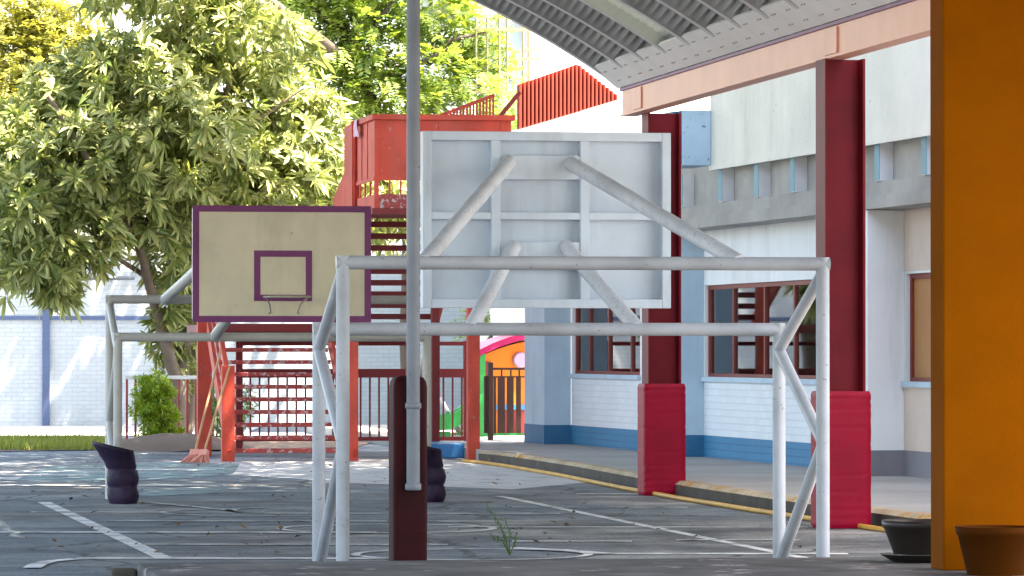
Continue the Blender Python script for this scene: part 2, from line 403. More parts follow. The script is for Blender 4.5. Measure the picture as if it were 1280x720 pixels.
# pavement
ker = [(598, 564), (618, 565.5), (650, 569.5), (720, 580), (800, 594.5), (870, 606), (960, 619), (1085, 636), (1170, 647), (1300, 664)]
kp = [G(x, y, .15) for x, y in ker]; kp.append(Vector((kp[-1].x - .1, YK + .02, .15)))
far_r = G(668, 547, .15)
xr = 22
def strip(name, off0, off1, mat, z0, z1):
    pass
inner = []
for i, p in enumerate(kp):
    t = kp[min(i+1, len(kp)-1)] - kp[max(i-1, 0)]; t.z = 0; t.normalize()
    inner.append(p + Vector((-t.y, t.x, 0)) * .17)
poly = [Vector((p.x, p.y, .15)) for p in inner] + [Vector((xr, inner[-1].y, .15)), Vector((xr, far_r.y + 12, .15)), Vector((inner[0].x, far_r.y + 12, .15))]
mb = MB().prism(poly, (0, 0, -.17)); tag(mb.build('pavement', M['pave'], origin=(10, 50, 0)), kind='structure')
k = len(kp)
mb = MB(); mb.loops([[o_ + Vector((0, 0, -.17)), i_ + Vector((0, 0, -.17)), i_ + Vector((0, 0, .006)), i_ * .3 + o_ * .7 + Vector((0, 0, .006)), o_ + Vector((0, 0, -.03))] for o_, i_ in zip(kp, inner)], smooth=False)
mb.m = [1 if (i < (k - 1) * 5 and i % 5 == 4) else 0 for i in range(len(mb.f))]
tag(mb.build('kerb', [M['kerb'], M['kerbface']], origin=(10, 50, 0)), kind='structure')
# yellow pipe along the kerb
pts = []
for i, p in enumerate(kp):
    t = kp[min(i+1, len(kp)-1)] - kp[max(i-1, 0)]; t.z = 0; t.normalize()
    pts.append(p + Vector((t.y, -t.x, 0)) * .22 + Vector((0, 0, -.15 + .025)))
mb = MB().tube(pts, .022, 10)
tag(mb.build('pipe', M['yellow']), 'long yellow ground pipe running along the foot of the worn kerb', 'pipe')

# ------------------------------------------------------------------ goals with backboards
def wall_ring(c, rx, rz): pass
def make_goal(cfg):
    xl_, xr_, Yt, sgn, dep, low_h, H, mt, mw = cfg['xl'], cfg['xr'], cfg['Y'], cfg['s'], cfg['dep'], cfg['low'], cfg['H'], cfg['mat'], cfg['matw']
    cx = (xl_ + xr_) / 2; Yl = Yt + sgn * dep; r = .044
    t = thing('goal', cfg['label'], 'goal', (cx, Yt, 0))
    MB().tube([(xl_ - r, Yt, H), (xr_ + r, Yt, H)], r, 20).build('crossbar', mt, t)
    MB().tube([(xl_ - r*.9, Yl, low_h), (xr_ + r*.9, Yl, low_h)], r, 20).build('rear_bar', mt, t)
    for x in (xl_, xr_):
        MB().tube([(x, Yt, 0), (x, Yt, H + r*.98)], r, 20).build('post', mt, t)
        MB().tube([(x, Yl, 0), (x, Yl, low_h + r*.97)], r, 20).build('rear_post', mt, t)
        zm = cfg['mid']; e = .03
        MB().tube([(x, Yt, H - .06), (x, Yl, low_h - .14)], r*.9, 16).build('brace', mt, t)
        MB().tube([(x, Yl, low_h - .14), (x, Yt, zm)], r*.9, 16).build('brace', mt, t)
        MB().tube([(x, Yt, zm - .02), (x, Yl, .05)], r*.9, 16).build('brace', mt, t)
    # backboard
    bx0, bx1, bz0, bz1, Yb = cfg['board']
    th = .022; back = -sgn         # side facing the goal frame
    def slab(a, b, y0, y1): return MB().box((a[0], Yb + y0, a[1]), (b[0], Yb + y1, b[1]))
    if not cfg['front']:
        bd = slab((bx0, bz0), (bx1, bz1), 0, sgn * th).build('backboard', M['boardback'], t)
        fr = MB(); lip = .062; d = -sgn * .105
        def rib(x0, z0, x1, z1, dd=d): fr.box((x0, Yb - sgn*.001, z0), (x1, Yb + dd, z1), bev=.004)
        rib(bx0, bz0, bx0 + lip, bz1); rib(bx1 - lip, bz0, bx1, bz1)
        rib(bx0 + lip, bz1 - lip, bx1 - lip, bz1, d*.98); rib(bx0 + lip, bz0, bx1 - lip, bz0 + lip, d*.98)
        vx = [P(x, 250, Yb).x for x in (617, 728)]
        for v in vx: rib(v - .032, bz0 + lip, v + .032, bz1 - lip, d*.94)
        zz = [P(680, y, Yb).z for y in (195, 225, 266, 275, 303, 337)]
        edges = [bx0 + lip, vx[0] - .032, vx[0] + .032, vx[1] - .032, vx[1] + .032, bx1 - lip]
        for a, b in ((0, 1), (2, 3), (4, 5)): rib(edges[a], zz[3], edges[b], zz[2], d*.9)
        rib(edges[2], zz[1], edges[3], zz[0], d*.86); rib(edges[2], zz[5], edges[3], zz[4], d*.86)
        fr.build('board_frame', M['boardback'], t)
    else:
        bd = slab((bx0, bz0), (bx1, bz1), 0, th).build('backboard', M['cream'], t)
        w = .062; st = MB()
        def s_(x0, z0, x1, z1, e=.004): st.box((x0, Yb - e, z0), (x1, Yb - .0005, z1))
        s_(bx0 - .002, bz0, bx0 + w, bz1); s_(bx1 - w, bz0, bx1 + .002, bz1)
        s_(bx0 + w, bz1 - w, bx1 - w, bz1); s_(bx0 + w, bz0, bx1 - w, bz0 + w)
        q = [P(x, y, Yb) for x, y in ((317.5, 313), (390, 376.5))]; x0, z1, x1, z0 = q[0].x, q[0].z, q[1].x, q[1].z
        s_(x0, z0, x0 + w, z1); s_(x1 - w, z0, x1, z1); s_(x0 + w, z1 - w, x1 - w, z1); s_(x0 + w, z0, x1 - w, z0 + w)
        st.build('stripe', M['purple'], t)
        # bare hoop
        hc = P(359, 371, Yb - .28); rr = .225
        hp = MB().tube([(hc.x + rr*math.cos(a), hc.y + rr*math.sin(a), hc.z) for a in [2*math.pi*i/32 for i in range(33)]], .011, 8, caps=False)
        hp.bar((hc.x - .06, Yb - .003, hc.z), (hc.x - .06, Yb - .08, hc.z), .03, .02); hp.bar((hc.x + .06, Yb - .003, hc.z), (hc.x + .06, Yb - .08, hc.z), .03, .02)
        hoop = hp.build('hoop', M['rim'], t)
        for sx in (-1, 1):
            MB().tube([(hc.x + sx*.21, hc.y, hc.z), (hc.x + sx*.15, Yb - .1, hc.z - .07), (hc.x + sx*.13, Yb - .03, hc.z - .15), (hc.x + sx*.15, Yb - .004, hc.z - .16)], .008, 6).build('hoop_bracket', M['rim'], t)
        fb = MB()
        for x in (bx0 + .03, bx0 + .6, bx1 - .6, bx1 - .03): fb.box((x - .03, Yb + th, bz0 + .03), (x + .03, Yb + th + .06, bz1 - .03))
        fb.build('board_frame', M['goalcream'], t)
    for (bx, by, bz, ex, ez) in cfg['tubes']:
        ye = Yb + (-sgn * .08)
        rr_ = .052
        MB().tube([(bx, by, bz), (ex, ye, ez)], rr_, 18).build('support_tube', mw, t)
    return t

# near goal, seen from behind
yt = G(728, 729.4).y
H1 = P(728, 329, yt).z
yl1 = yt + 1.26
low1 = P(685, 411.5, yl1).z
yb1 = yt + 2.35
b0 = P(526, 164.5, yb1); b1 = P(835, 385.5, yb1)
tub = []
for (a, b) in (((530, 328), (634, 203)), ((925, 328), (711, 205))):
    q = P(a[0], a[1], yt); e = P(b[0], b[1], yb1); tub.append((q.x, q.y, q.z, e.x, e.z))
for (a, b) in (((588, 411), (640, 309)), ((797, 411), (705, 309))):
    q = P(a[0], a[1], yl1); e = P(b[0], b[1], yb1); tub.append((q.x, q.y, q.z, e.x, e.z))
make_goal(dict(label='large pale grey goal frame with the bare back of its basketball board facing the viewer', xl=P(428.5, 500, yt).x, xr=P(1028.5, 500, yt).x,
    Y=yt, s=1, dep=1.26, low=low1, H=H1, mid=P(1015, 553, yt).z, mat=M['goal'], matw=M['goalworn'], front=False,
    board=(b0.x, b1.x, b1.z, b0.z, yb1), tubes=tub))
# far goal, facing the viewer
yf = G(140, 624).y + .1
xlF = P(137, 450, yf).x; xrF = P(514, 450, yf).x
H2 = P(300, 374.5, yf).z
ylF = yf - 1.1
low2 = P(300, 421.5, ylF).z
ybF = yf - 2.2
c0 = P(241, 256.5, ybF); c1 = P(463.5, 403, ybF)
tub = []
for (a, b) in (((205, 375), (250, 335)), ((445, 374), (425, 335))):
    q = P(a[0], a[1], yf); e = P(b[0], b[1], ybF); tub.append((q.x, q.y, q.z, e.x, e.z))
for (a, b) in (((268, 421), (290, 392)), ((425, 421), (405, 392))):
    q = P(a[0], a[1], ylF); e = P(b[0], b[1], ybF); tub.append((q.x, q.y, q.z, e.x, e.z))
make_goal(dict(label='far cream grey goal frame carrying a cream backboard with purple border and bare hoop', xl=xlF, xr=xrF,
    Y=yf, s=-1, dep=1.1, low=low2, H=H2, mid=.8, mat=M['goalcream'], matw=M['goalcream'], front=True,
    board=(c0.x, c1.x, c1.z, c0.z, ybF), tubes=tub))

# post boots (puffed vinyl sleeves) round the far goal's feet
YB = ylF - .28
def boot():
    prof = [(142, 557, 27), (143, 562, 25.5), (147, 570, 21.5), (150, 577, 19.5), (151, 583.5, 19), (151.5, 586, 17.4), (152.5, 588.5, 19), (153.5, 597, 20), (153, 605, 19.2), (153, 607.5, 17.8), (153.6, 610, 19), (154.5, 619, 19.5), (154, 625, 18.5), (154, 629, 16.5)]
    rings = []
    zg = P(150, 629, YB).z
    for px, py, hw in prof:
        c = P(px, py, YB); rx = hw / 5400 * YB; ring_ = []
        for j in range(28):
            a = 2 * math.pi * j / 28; wv = 1 + .03 * math.sin(3 * a + py * .11) + .025 * math.sin(7 * a - py * .35) + .012 * math.sin(13 * a + py * .8)
            zz = (c.z - zg) + .05 * math.cos(a) * (-1 if py < 563 else 0)
            ring_.append((c.x + rx * wv * math.cos(a), c.y + rx * 1.15 * wv * math.sin(a), max(zz, .0)))
        rings.append([Vector(v) for v in ring_])
    inner = [[Vector((v.x * .85 + c_.x * .15, v.y * .85 + c_.y * .15, v.z - .01)) for v in r_] for r_, c_ in [(rings[0], P(142, 557, YB))]]
    return MB().loops(inner + rings, capa=False)
bt1 = boot().build('post_pad', M['boot'])
tag(bt1, 'squashed dark plum padded boot round the left foot of the far goal', 'post pad', 'padded boots on the far goal')
bt2 = copy_tree(bt1); bt2.location.x += P(538, 600, YB).x - P(154, 600, YB).x; bt2.location.y -= 0
tag(bt2, 'dark padded boot half hidden behind the oxblood post', 'post pad')

# ------------------------------------------------------------------ oxblood stub post and grey pole
ys = 27.2
a = P(492, 480, ys); b = P(535, 480, ys)
zt = P(510, 474, ys).z
mb = MB(); rings = []
cxs = (a.x + b.x) / 2; hw = (b.x - a.x) / 2
for z, k_ in ((0, 1), (.5, 1.0), (1.0, .995), (zt - .05, .99), (zt - .015, .93), (zt + .01, .80), (zt + .022, .5)):
    rg = []
    for j in range(32):
        an = 2 * math.pi * (j + .5) / 32; c_, s_ = math.cos(an), math.sin(an); pw = .22
        x = math.copysign(abs(c_) ** pw, c_); y = math.copysign(abs(s_) ** pw, s_)
        wob = 1 + .012 * math.sin(7 * z + j)
        rg.append(Vector((cxs + hw * k_ * x * wob, ys + .13 + .13 * k_ * y * wob, z)))
    rings.append(rg)
mb.loops(rings)
tag(mb.build('post', M['stub']), 'short chipped oxblood post with a rounded top in front of the near goal', 'post')
pr = .043
pc = P(516.5, 500, ys - pr)
t = thing('pole', 'tall slim grey pole clipped to the front of the oxblood post', 'pole', (pc.x, pc.y, P(516, 612, ys - pr).z))
zb = P(516, 612, ys - pr).z
MB().tube([(pc.x, pc.y, zb), (pc.x, pc.y, 5.9)], pr, 20).build('pipe', M['pole'], t)
for y0, y1 in ((503, 511), (603.5, 612.5)):
    z0, z1 = P(516, y1, ys).z, P(516, y0, ys).z
    MB().lathe((pc.x, pc.y, 0), [(pr + .001, z0), (pr + .009, z0 + .005), (pr + .009, z1 - .005), (pr + .001, z1)]).build('collar', M['pole'], t)

# ------------------------------------------------------------------ canopy
xc = G(826, 620).x                    # column row
YCOL = [G(826, 619).y, G(1053, 660).y]
XC = [G(827, 619).x, G(1051, 660).x]; xcol = XC[0]
ye = YCOL[0] + .75                    # far end of roof
can = thing('canopy', 'arched corrugated steel roof on maroon columns over the court', 'canopy', (xcol, YCOL[0], 0))
RA = 10.2; tip = P(741, 87, ye)
A0 = R(33)
ax = tip.x - RA * math.sin(A0); az = tip.z - RA * math.cos(A0)
prof_p = 1.12
def prof(ncell, y0):
    """cell along -Y: flange, web up, narrow crown, web down; (y, radial, mat, crimp)"""
    pts = []
    for i in range(ncell):
        y = y0 - i * prof_p
        pts += [(y, 0, 1, 0), (y - .13, 0, 0, 0), (y - .24, .15, 0, 1), (y - .40, .29, 0, 1), (y - .52, .33, 0, .7), (y - .72, .33, 0, .7), (y - .84, .29, 0, 1), (y - 1.00, .15, 0, 1)]
    pts.append((y0 - ncell * prof_p, 0, 1, 0)); return pts
def sweep(pts, a_lo, a_hi, step, crimp):
    n = max(2, int((a_hi - a_lo) * RA / step)); mb = MB(); vs = []; fs = []; ms = []
    kk = len(pts)
    for i in range(n + 1):
        a_ = a_lo + (a_hi - a_lo) * i / n; L = a_ * RA
        cr = math.sin(2 * math.pi * L / .085) * crimp
        for (y, rad, m_, c) in pts:
            rr = RA + rad + .026 * cr * c
            vs.append((ax + rr * math.sin(a_), y, az + rr * math.cos(a_)))
    for i in range(n):
        for j in range(kk - 1):
            fs.append((i*kk+j, i*kk+j+1, (i+1)*kk+j+1, (i+1)*kk+j)); ms.append(pts[j][2])
    mb.v = vs; mb.f = fs; mb.m = ms; mb.sm = [False] * len(fs); return mb
ncell = 10; sky_i = 3
p_all = prof(ncell, ye)
pa = p_all[:sky_i*8+2]; ps = [(p_all[sky_i*8+1][0] - d_, r_, 0, c_) for d_, r_, c_ in ((0, 0, 0), (.10, .10, .25), (.5, .12, .25), (.9, .10, .25), (prof_p - .13, 0, 0))]
pb = p_all[(sky_i+1)*8:]
sweep(pa, R(8), A0 + R(3), .0142, 1).build('roof_sheet', [M['roof'], M['roofflange']], can)
sweep(pb, R(8), A0 + R(3), .0142, 1).build('roof_sheet', [M['roof'], M['roofflange']], can)
sweep(ps, R(8), A0 + R(3), .0142, 1).build('skylight_strip', M['skylight'], can)
yq = ye - ncell * prof_p
full = prof(ncell, ye)
sweep(full, -A0, R(8) - .00001, .3, 0).build('roof_sheet', [M['roof'], M['roofflange']], can)
sweep(prof(int((yq - 8) / prof_p), yq), -A0, A0 + R(3), .3, 0).build('roof_sheet', [M['roof'], M['roofflange']], can)
# fascia plate (inclined) with bolts
f0 = Vector((tip.x - .01, 0, tip.z + .02)); fb_ = P(774, 110, ye - .1); f1 = Vector((fb_.x, 0, fb_.z + .0))
yn = 9.0
nrm = Vector((f1.z - f0.z, 0, -(f1.x - f0.x))).normalized()
if nrm.z > 0: nrm = -nrm
mb = MB()
prof4 = [f0, f1, f1 - nrm * .03, f0 - nrm * .03]
mb.add([(p.x, ye + .0, p.z) for p in prof4] + [(p.x, yn, p.z) for p in prof4], [(0,1,2,3),(7,6,5,4),(0,4,5,1),(1,5,6,2),(2,6,7,3),(3,7,4,0)])
yy = ye - .3
while yy > 24:
    for s_ in (.28, .72):
        for dy in (0, .10):
            c_ = f0.lerp(f1, s_) + nrm * .002; c_.y = yy - dy - (.15 if s_ > .5 else 0)
            u_ = (f1 - f0).normalized() * .006
            for e_ in (1,):
                q = [c_ + u_ + Vector((0, .012, 0)), c_ + u_ - Vector((0, .012, 0)), c_ - u_ - Vector((0, .012, 0)), c_ - u_ + Vector((0, .012, 0))]
                mb.prism(q, nrm * .008, 1)
    yy -= .56
mb.build('fascia', [M['fascia'], M['bolt']], can)
# beam
xb = f1.x + .03; bz1 = f1.z - .035; bz0 = bz1 - .265
bm_ = MB(); bm_.box((xb, yn, bz0), (xb + .16, ye - .12, bz1))
bm_.box((xb - .012, yn, bz0 - .0), (xb + .003, ye - .05, bz0 + .022))
bm_.build('beam', M['pinkbeam'], can)
MB().box((xb - .02, yn, bz1 + .002), (xb + .2, ye - .05, bz1 + .03)).build('dark_gap_strip', M['purple'], can)  # purple strip drawn for the dark gap on top of the beam
for yc, xcc in zip(YCOL, XC):
    MB().box((xb - .018, yc - .45, bz0 + .03), (xb - .001, yc + .02, bz1 - .012)).build('splice_plate', M['pinkbeam'], can)
    w = .35; x0 = xcc - w / 2
    c_ = MB(); c_.box((x0, yc - .17, 0), (x0 + .02, yc + .17, bz0 - .002)); c_.box((x0 + w - .02, yc - .17, 0), (x0 + w, yc + .17, bz0 - .002))
    c_.box((x0 + .021, yc - .012, 0), (x0 + w - .021, yc + .012, bz0 - .002))
    c_.box((x0 + .021, yc - .15, 3.2), (x0 + w - .021, yc - .013, 3.212)) if False else None
    c_.build('column', M['column'], can)
# pads
def pad(yc):
    mb = MB(); rings = []; hw = .225; hd = .205; Ht = 1.16; n = 48; K = 110
    for i in range(K + 1):
        z = Ht * i / K; rg = []
        e_ = min(z, Ht - z); rnd = max(0, 1 - e_ / .03) * .012
        for j in range(n):
            an = 2 * math.pi * (j + .5) / n; c_, s_ = math.cos(an), math.sin(an); pw = .2
            x = math.copysign(abs(c_) ** pw, c_); y = math.copysign(abs(s_) ** pw, s_)
            crease = -.0035 * sum(math.exp(-((z - zc - .03 * math.sin(3 * x + zc * 9)) / .012) ** 2) * max(0, math.sin(zc * 17 + 2.2 * x + an)) for zc in (.17, .29, .46, .55, .71, .86, .98, 1.07))
            cor = .003 * math.sin(z * 47 + 11 * math.sin(z * 5.3) + 4 * s_) * (abs(x * y) ** 4) * (.3 + .7 * math.sin(z * 3.1 + an) ** 2)
            rg.append(Vector((xcol + (hw - rnd + crease + cor) * x, yc + (hd - rnd + crease + cor) * y, z + .004)))
        rings.append(rg)
    return mb.loops(rings)
pd = pad(YCOL[0]).build('column_pad', M['pad'])
tag(pd, 'shiny crimson vinyl pad round the far maroon column by the kerb', 'column pad', 'vinyl pads on the canopy columns')
pd2 = copy_tree(pd); pd2.location.y += YCOL[1] - YCOL[0]; pd2.location.x += XC[1] - XC[0]
tag(pd2, 'crimson vinyl pad round the column nearest the orange pillar', 'column pad')

# ------------------------------------------------------------------ school building
u = ray(-515, 438); u.z = 0; u.normalize(); nn = Vector((-u.y, u.x, 0))   # nn points to the court
ZP = .15
O = G(880, 571, ZP)
rotb = math.atan2(-u.x, u.y)
bld = thing('school_building', 'long white school building with blue base band beside the court', 'building', (O.x, O.y, 0), rotb)
BM = WM[bld]; BMi = BM.inverted()
def W(x, y, off=0.0):                    # pixel -> (along, z) on wall plane moved off towards court
    d = ray(x, y); p0 = O + nn * off; k_ = (p0 - EYE).dot(nn) / d.dot(nn); p = EYE + d * k_
    return (p - O).dot(u), p.z
def lbox(mb, x0, x1, y0, y1, z0, z1, m=0, bev=0):   # local: x<0 is towards the court
    return mb.box((x0, y0, z0), (x1, y1, z1), m, BM, bev)
zs2 = W(880, 472)[1]; zt2 = W(880, 357)[1]; zd = W(880, 544)[1]
aE = W(714, 500)[0]                      # wall meets far pilaster
aN = -26.0                               # near end (behind orange pillar)
w1 = (W(800, 430)[0], W(716, 430)[0])
w2 = (W(1026, 430)[0], W(881, 430)[0] - .02)
w3 = (W(1168, 430)[0], W(1133, 430)[0])
zsl0 = W(872, 285, .45)[1]; zsl1 = W(872, 256, .45)[1]; zpar = W(890, 210, .5)[1]
print('bld', O, aE, w1, w2, w3, zs2, zt2, zd, zsl0, zsl1, zpar)
a_p2 = 0.0; a_p3 = W(1131, 430)[0]
wl = MB(); wb = MB(); wp = MB()
TH = .25
opens = sorted([w3, w2, w1])
segs = []; cur = aN
for o_ in opens: segs.append((cur, o_[0])); cur = o_[1]
segs.append((cur, aE))
zb_ = ZP - .05
for y0, y1 in segs:                       # solid runs
    lbox(wl, 0, TH, y0, y1, zs2, zt2, 0)
lbox(wb, 0, TH, aN, aE, zb_, zs2 - .001)
lbox(wl, 0, TH, aN, aE, zt2 + .001, zsl0 + .25)
wb.build('brick_wall', M['wallbrick'], bld)
wl.build('wall', M['wall'], bld)
dd = MB(); lbox(dd, -.006, .0, aN, aE, zb_, zd); dd.build('dado', M['bluebrick'], bld)
# pilasters: near face at a, protrusion .36
ap3 = W(1131, 560)[0]
pil = []
for (ya, thick, pr_, mt, base) in ((aE, 1.35, .40, M['palebl'], M['blue']), (0.0, 1.2, .31, M['palebl'], M['blue']), (ap3, .62, .42, M['wall'], M['greywall'])):
    q = MB(); lbox(q, -pr_, -.0, ya, ya + thick, zb_, zsl0 - .004, 0, .006); po = q.build('pilaster', mt, bld)
    q = MB(); lbox(q, -pr_ - .005, -.007, ya - .005, ya + thick + .005, zb_, zd + .003); q.build('pilaster_base', base, bld)
# bay right of the third pilaster: wall face with the orange flare tint painted on
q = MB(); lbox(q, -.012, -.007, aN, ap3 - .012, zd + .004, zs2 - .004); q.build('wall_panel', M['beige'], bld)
q = MB(); lbox(q, -.012, -.007, aN, ap3 - .012, zb_ + .01, zd + .003); q.build('wall_panel', M['greywall'], bld)
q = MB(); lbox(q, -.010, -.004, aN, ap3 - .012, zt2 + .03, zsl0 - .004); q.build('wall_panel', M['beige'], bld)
# windows
def window(o_, cuts, panel=False):
    y0, y1 = o_; fr = MB(); fw = .055; x0, x1 = .04, .11
    lbox(fr, x0, x1, y0, y1, zs2, zs2 + fw); lbox(fr, x0, x1, y0, y1, zt2 - fw, zt2)
    zz = (zs2 + fw + .001, zt2 - fw - .001)
    lbox(fr, x0, x1, y0, y0 + fw, *zz); lbox(fr, x0, x1, y1 - fw, y1, *zz)
    for c in cuts: lbox(fr, x0 + .004, x1 - .004, c - fw / 2, c + fw / 2, *zz)
    f = fr.build('window', M['frame'], bld)
    gq = MB(); lbox(gq, .072, .078, y0 + fw + .001, y1 - fw - .001, *zz)
    gq.build('pane', M['board'] if panel else M['glass'], f)
    sl = MB(); lbox(sl, -.05, .035, y0 - .04, y1 + .04, zs2 - .05, zs2 + .012); sl.build('sill', M['palebl'], f)
    return f
c1_ = [W(x, 430)[0] for x in (733, 757, 785)]; c2_ = [W(x, 430)[0] for x in (912, 951, 988)]
window(w1, c1_); window(w2, c2_); window(w3, [], True)
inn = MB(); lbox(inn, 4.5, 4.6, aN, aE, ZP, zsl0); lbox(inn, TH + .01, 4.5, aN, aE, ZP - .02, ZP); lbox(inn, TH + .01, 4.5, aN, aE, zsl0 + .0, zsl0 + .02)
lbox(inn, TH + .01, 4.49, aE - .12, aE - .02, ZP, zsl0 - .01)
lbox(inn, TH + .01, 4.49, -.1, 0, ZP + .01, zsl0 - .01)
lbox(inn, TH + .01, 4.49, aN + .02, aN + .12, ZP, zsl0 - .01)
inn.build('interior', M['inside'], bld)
def curtain(lo, hi, fill, n):
    cu = MB(); vs_ = []; m = n * 6
    for i in range(m + 1):
        y = lo + (hi - lo) * i / m; x = .30 + .025 * math.sin(i * 2 * math.pi / 6)
        for z in (zs2 + .05, zt2): vs_.append(BM @ Vector((x, y, z)))
    cu.add(vs_, [(2*i, 2*i+2, 2*i+3, 2*i+1) for i in range(m)], 0, True); cu.build('curtain', M['curtain'], bld)
curtain(w1[0] + .02, c1_[2] - .05, 1, 5); curtain(c1_[1], c1_[0], 1, 6)
curtain(c2_[0] + .05, w2[1], 1, 8)
for (x_, ya, yb, za, zb2_) in ((1.2, c2_[2] + .9, c2_[1] - .2, zs2 - .3, zs2 + .42), (1.0, w2[0] + .3, c2_[2] - .3, zs2 - .2, zs2 + .5)):
    po = MB(); lbox(po, x_, x_ + .05, ya, yb, za, zb2_); po.build('poster', M['insidewhite'], bld)
# slab edge, joists, parapet
sb = MB(); lbox(sb, -.45, TH, aN, aE + 1.6, zsl0, zsl0 + (zsl1 - zsl0) * .48); lbox(sb, -.40, TH, aN, aE + 1.6, zsl0 + (zsl1 - zsl0) * .48 + .002, zsl1)
sb.build('slab', M['concrete'], bld)
rc = MB(); lbox(rc, -.28, TH, aN, aE + 1.5, zsl1 + .002, zpar + .1); rc.build('recess_wall', M['concrete'], bld)
ja = []
for x in (850, 899, 944, 989): ja.append(W(x, 235, .42)[0])
step = ja[1] - ja[2]
ja += [ja[3] - step * i for i in range(1, 9)]
for a_ in ja:
    j = MB(); lbox(j, -.43, -.282, a_ - .19, a_ - .004, zsl1 + .003, zpar - .002); jo = j.build('joist', M['joistw'], bld)
    j = MB(); lbox(j, -.436, -.431, a_ - .188, a_ - .006, zsl1 + .01, zpar - .004); j.build('joist_cap', M['teal'], jo)
pp = MB(); lbox(pp, -.50, TH, aN, W(888, 200, .5)[0] + .02, zpar, 13); lbox(pp, -.52, -.503, aN, W(888, 200, .5)[0], zpar - .03, zpar + .03)
pp.build('upper_wall', M['parapet'], bld)
up = MB(); lbox(up, .3, 9, aN, W(888, 200, .5)[0] - .1, zpar + .2, 12.9); up.build('upper_floor', M['wall'], bld)  # unseen upper storeys, height raised so their shadow covers the pavement
ab = W(889, 208, .5)[0]
zb0 = W(889, 207, .5)[1]; zb1 = W(889, 138, .5)[1]
bx = MB(); lbox(bx, -.86, -.503, ab, ab + .9, zb0, zb1, 0, .008); lbox(bx, -.90, -.861, ab + .05, ab + .9, zb0 + .01, zb1 - .01, 1)
lbox(bx, -.955, -.915, ab + .10, ab + .9, zb0 + .01, zb1 - .01, 1); lbox(bx, -.914, -.901, ab + .2, ab + .9, zb0 + .02, zb1 - .02, 1)
bx.build('beam_end', [M['boxbl'], M['boxdk']], bld)

# ------------------------------------------------------------------ orange pillar and pots at the right
yo = 25.2
a = P(1179, 400, yo)
mb = MB().box((a.x, yo, zk - .001), (a.x + .75, yo + .30, 7), bev=.012)
tag(mb.build('pillar', M['orange']), 'broad orange painted pillar at the right edge of the view', 'pillar')
def pot(c, rt, rb, h, mat, mats, label, saucer=True, group=None):
    t = thing('plant_pot', label, 'plant pot', c, 0, group)
    z0 = .05 if saucer else 0
    C_ = Vector(c)
    MB().lathe(C_, [(rb, z0), (rt * .96, z0 + h - .05), (rt, z0 + h - .045), (rt * 1.03, z0 + h), (rt * .95, z0 + h), (rt * .9, z0 + h - .06)], 32, capb=False).build('pot_body', mat, t)
    MB().lathe(C_, [(rt * .895, z0 + h - .075), (rt * .5, z0 + h - .06), (.01, z0 + h - .055)], 24, capa=False).build('soil', M['soil'], t)
    if saucer:
        MB().lathe(C_, [(rb * 1.05, .002), (rb * 1.5, .045), (rb * 1.55, .05), (rb * 1.4, .049), (rb * 1.0, .012)], 32).build('saucer', mats, t)
    return t
c = P(1150, 690, 26.3); pot((c.x, 26.3, zk), .235, .165, .21, M['pot'], M['pot'], 'black plastic pot on a saucer tucked beside the orange pillar')
c = P(1245, 690, 24.7); pot((c.x, 24.7, zk), .235, .17, .285, M['potbrown'], M['potbrown'], 'brown pot standing in front of the orange pillar', False)

# ------------------------------------------------------------------ red stair tower
YS = G(285, 577).y
tw = thing('stair_tower', 'red painted steel stair tower with a boxed platform behind the backboards', 'staircase', (G(360, 577).x, YS, 0))
def prt(name, mb, mat): return mb.build(name, mat, tw)
xa, xb2 = P(291, 577, YS).x, P(437, 577, YS).x
rise = .172; run = .28; n1 = 10
for i in range(n1):
    y = YS + .1 + i * run; z = .17 + i * rise
    prt('tread', MB().box((xa, y, z - .058), (xb2, y + .27, z), bev=.006), M['redworn'])
zl = .17 + n1 * rise; yl0 = YS + .1 + n1 * run
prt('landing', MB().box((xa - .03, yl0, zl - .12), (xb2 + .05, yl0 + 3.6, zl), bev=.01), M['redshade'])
XB = P(469, 200, YS + .4).x; YBX = YS + .4; YB2 = YBX + 2.0; XBR = P(639, 200, YBX).x
for x in (xa - .05, xb2 + .06):           # stringers
    prt('stringer', MB().bar((x, YS - .05, .05), (x, yl0, zl - .05), .05, .24), M['red'])
    prt('handrail', MB().bar((x, YS + .05, 1.05), (x, yl0 + .1, zl + .92), .06, .10), M['red'])
    prt('handrail', MB().bar((x, YS + .05, .62), (x, yl0 + .1, zl + .46), .04, .06), M['red'])
def postp(x0, x1, Y, z0, z1, d=.14, m='red'):
    a_ = P(x0, 500, Y).x; b_ = P(x1, 500, Y).x
    return prt('post', MB().box((a_, Y, z0), (b_, Y + d, z1), bev=.008), M[m])
postp(277.5, 293.5, YS - .1, 0, P(285, 457, YS - .1).z)
postp(247, 265, YS + 3.1, 0, 3.0)
postp(436, 448, YS - .05, 0, 3.0, .14)
postp(585, 600, YS + .35, 0, 3.3, .16)
postp(540, 550, YS + 3.2, 0, 3.4, .14, 'redshade')
postp(508, 518, YS + 4.6, 0, 1.8, .12, 'redshade')
